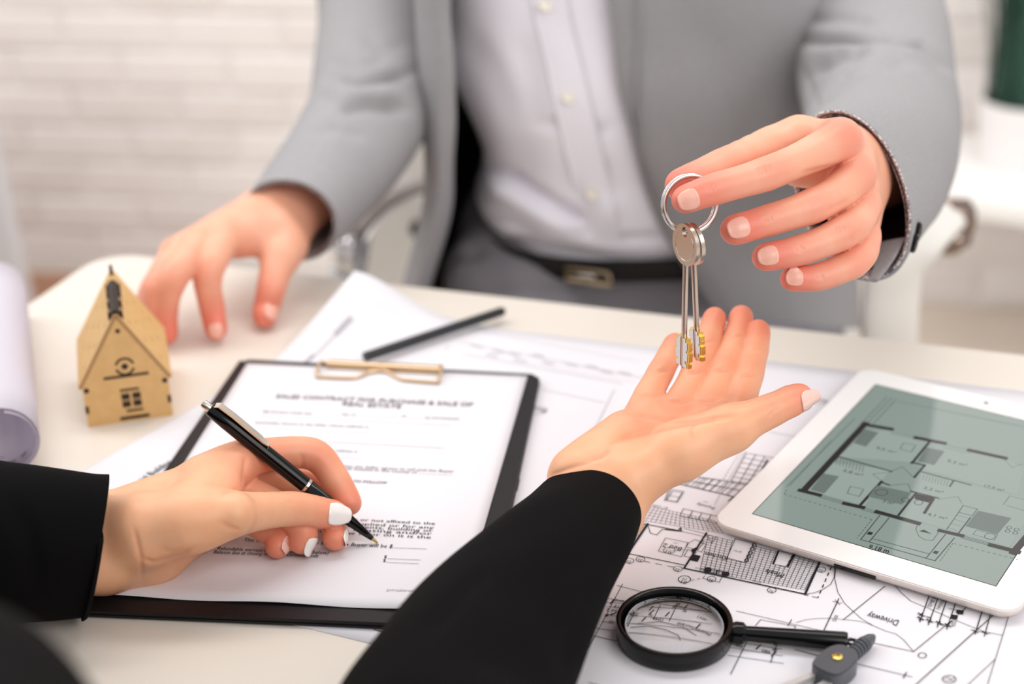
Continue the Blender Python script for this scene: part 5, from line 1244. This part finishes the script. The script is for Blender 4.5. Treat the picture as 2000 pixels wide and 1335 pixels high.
padL = [Y(838, 352, 1.66), Y(780, 372, 1.62), Y(728, 400, 1.56), Y(692, 440, 1.50), Y(676, 500, 1.46), Y(668, 580, 1.45), Y(664, 700, 1.45)]
frL = [Y(850, 366, 1.67), Y(785, 384, 1.63), Y(735, 410, 1.575), Y(699, 450, 1.52), Y(684, 505, 1.48), Y(676, 590, 1.47), Y(672, 900, 1.48), Y(820, 985, 1.5)]
band(frL, .018, .0055, M['chrome'], 'arm_frame', np.array([1, .2, 0]))
band([p + np.array([-.012, -.012, .004]) for p in padL[:4]], .026, .009, mat('pad_fold_shade', (196, 188, 184), rough=.6), 'arm_pad', np.array([1, .2, 0]))  # grey colour stands in for the shadowed fold of the pad
for px, py in ((664, 488), (684, 492)):
    q_ = Y(px, py, 1.44); k = MB(); k.lathe(q_ - (0, 0, .018), (0, 0, 1), [(0, .006), (.003, .0085), (.030, .0085), (.034, .005)], 18); k.build('arm_bolt', M['chrome'], ch, autosmooth=50)
q_ = Y(818, 446, 1.735); k = MB(); k.lathe(q_, (0, -1, 0), [(0, .011), (.004, .011), (.007, .006)], 20); k.build('back_button', M['plastic'], ch, autosmooth=50)

# ------------------------------------------------------------------ ballpoint pen
tip, top = Z(738, 1060, .0064), D(396, 786, .912); ax = unit(top - tip); PL = np.linalg.norm(top - tip)
po = thing('ballpoint_pen', 'black ballpoint pen with silver clip held over the contract', 'pen', tuple(tip))
def al(t): return tip + ax * t
k = MB(); k.lathe(tip, ax, [(0, .0003), (.0006, .0006), (.0045, .0012), (.0048, .0014)], 18); k.build('brass_tip', M['brass'], po, smooth=True)
def tpx(px):                                     # distance along the pen that shows at this photo column
    ts = np.linspace(0, PL, 400); q = PIX(tip + ts[:, None] * ax)[:, 0]; return ts[np.argmin(abs(q - px))]
tr_ = tpx(598); r_p = .0047
k = MB(); k.lathe(tip, ax, [(.0045, .0015), (.010, .0022), (.022, .0034), (.034, .0041), (tr_ - .0009, r_p)], 36); k.build('lower_barrel', M['plastic'], po, smooth=True)
k = MB(); k.lathe(tip, ax, [(tr_ - .0009, r_p + .0001), (tr_ - .0007, r_p + .0003), (tr_ + .0007, r_p + .0003), (tr_ + .0009, r_p + .0001)], 36); k.build('ring', M['silver'], po, autosmooth=40)
k = MB(); k.lathe(tip, ax, [(tr_ + .0009, r_p), (PL - .022, r_p), (PL - .006, .0043), (PL - .0052, .0036)], 36); k.build('upper_barrel', M['plastic'], po, autosmooth=40)
k = MB(); k.lathe(tip, ax, [(PL - .0055, .0026), (PL - .001, .0026), (PL, .0021)], 24); k.build('push_button', M['silver'], po, autosmooth=40)
cu_ = unit(_up * .75 + _rt * .55 + VIEW * .45); cu_ = unit(cu_ - ax * (cu_ @ ax)); cs = np.cross(ax, cu_)
t0, t1 = tpx(516), PL - .0062
prof = [(t0, r_p + .0002), (t0 + .0008, r_p + .0019), (t0 + .0045, r_p + .0012), (t0 + .0070, r_p + .0016), (t1 - .012, r_p + .0021), (t1 - .002, r_p + .0016), (t1, r_p - .0004)]
k = MB()
for i, (t, h) in enumerate(prof):
    w_ = .0022 if i < 3 else .0026
    for s_, dz in ((-1, 0), (1, 0), (1, -.0008), (-1, -.0008)): k.V.append(tuple(al(t) + cs * s_ * w_ + cu_ * (h + dz)))
for i in range(len(prof) - 1):
    a = 4 * i
    for j in range(4): k.F.append((a + j, a + (j + 1) % 4, a + 4 + (j + 1) % 4, a + 4 + j))
k.F += [(3, 2, 1, 0), tuple(4 * (len(prof) - 1) + j for j in range(4))]
k.build('clip', M['silver'], po, autosmooth=30)

# ------------------------------------------------------------------ keys on a split ring
rc = D(1347.5, 398, .897); RR = .0160
rn = unit(VIEW * .93 + _rt * .28 - _up * .16); ru = unit(np.array([0, 0, 1]) - rn * rn[2]); rs = np.cross(ru, rn)
kr = thing('key_ring', 'polished steel split ring pinched between finger and thumb', 'key ring', tuple(rc))
for off in (-.0009, .0009):
    k = MB(); n_ = 72
    k.wire([rc + rn * off + RR * (ru * math.cos(a) + rs * math.sin(a)) for a in np.linspace(0, 2 * math.pi, n_ + 1)[:-1]], .0016, 10, True, rx=.0011, up=None)
    k.build('coil', M['steel'], kr, smooth=True)
def make_key(name, label, hx_, hy_, d_top, tx_, ty_, yaw, bits):
    """long lever-lock key: hangs from (hx,hy) to (tx,ty)"""
    a = D(hx_, hy_, d_top); L_ = .0885
    b = D(tx_, ty_, d_top + .039); dn = unit(b - a); L_ = np.linalg.norm(b - a)
    fn = unit(VIEW * math.cos(yaw) + _rt * math.sin(yaw)); fn = unit(fn - dn * (fn @ dn)); sd_ = np.cross(dn, fn)
    o = thing(name, label, 'key', tuple(b), 'keys on the split ring')
    hr = .0125; hc_ = a + dn * .0125; t_ = .0024
    # bow: disc with an oblong hole
    n_ = 40; V = []; Fc = []
    for z in (-t_ / 2, t_ / 2):
        for i in range(n_):
            q = 2 * math.pi * i / n_; V.append(hc_ + fn * z + hr * (sd_ * math.sin(q) * .92 - dn * math.cos(q)))
        for i in range(n_):
            q = 2 * math.pi * i / n_; V.append(hc_ - dn * .0078 + fn * z + (sd_ * math.sin(q) * .0026 - dn * math.cos(q) * .0030))
    for i in range(n_):
        j = (i + 1) % n_
        Fc += [(i, n_ + i, n_ + j, j), (2 * n_ + i, 2 * n_ + j, 3 * n_ + j, 3 * n_ + i), (i, j, 2 * n_ + j, 2 * n_ + i), (n_ + i, 3 * n_ + i, 3 * n_ + j, n_ + j)]
    bow = link('bow', V, Fc, M['steel2'], o, autosmooth=40)
    for sgn in (1, -1):
        k = MB(); k.wire([hc_ + fn * (t_ / 2) * sgn + .0094 * (sd_ * math.sin(q) * .92 - dn * math.cos(q)) for q in np.linspace(.9, 2 * math.pi - .9, 40)], .00028, 6); k.build('engraved_line', M['steel'], bow, smooth=True)
    k = MB(); k.lathe(a + dn * .0235, dn, [(0, .0012), (.002, .0017), (L_ - .0245, .0017), (L_ - .0235, .0013)], 16); k.build('shaft', M['steel2'], o, autosmooth=50)
    for sgn, on in ((1, bits[0]), (-1, bits[1])):
        if not on: continue
        prof = [(.0, .0000), (.0, .0034), (.0022, .0034), (.0022, .0052), (.0050, .0052), (.0050, .0054), (.0068, .0054), (.0068, .0044), (.0086, .0044), (.0086, .0057), (.0108, .0057), (.0108, .0056), (.0140, .0056), (.0140, .0034), (.0160, .0034), (.0160, .0050), (.0185, .0050), (.0185, .0)]
        k = MB(); s0_ = L_ - .0200; P = [a + dn * (s0_ + t) + sd_ * sgn * (.0012 + w) - fn * .0014 for t, w in prof]
        if np.cross(sd_ * sgn, dn) @ fn < 0: P = P[::-1]
        k.prism(P, fn * .0028)
        bo_ = k.build('bit', M['brass'], o)
        k = MB(); P2 = [a + dn * (s0_ + t) + sd_ * sgn * (.0012 + max(w - .0012, 0)) + fn * .00145 for t, w in prof]
        if np.cross(sd_ * sgn, dn) @ fn < 0: P2 = P2[::-1]
        k.prism(P2, fn * .00025); k.build('bit_face', M['steel'], bo_, label='bright nickel face of the brass bit')
    return o
make_key('key', 'nickel key with two brass bits hanging lowest from the split ring', 1341, 437, .886, 1335, 717, R_(-57), (1, 1))
make_key('key', 'nickel key hanging on the ring just behind the lower one', 1352, 436, .8925, 1363, 702, R_(-62), (1, 1))
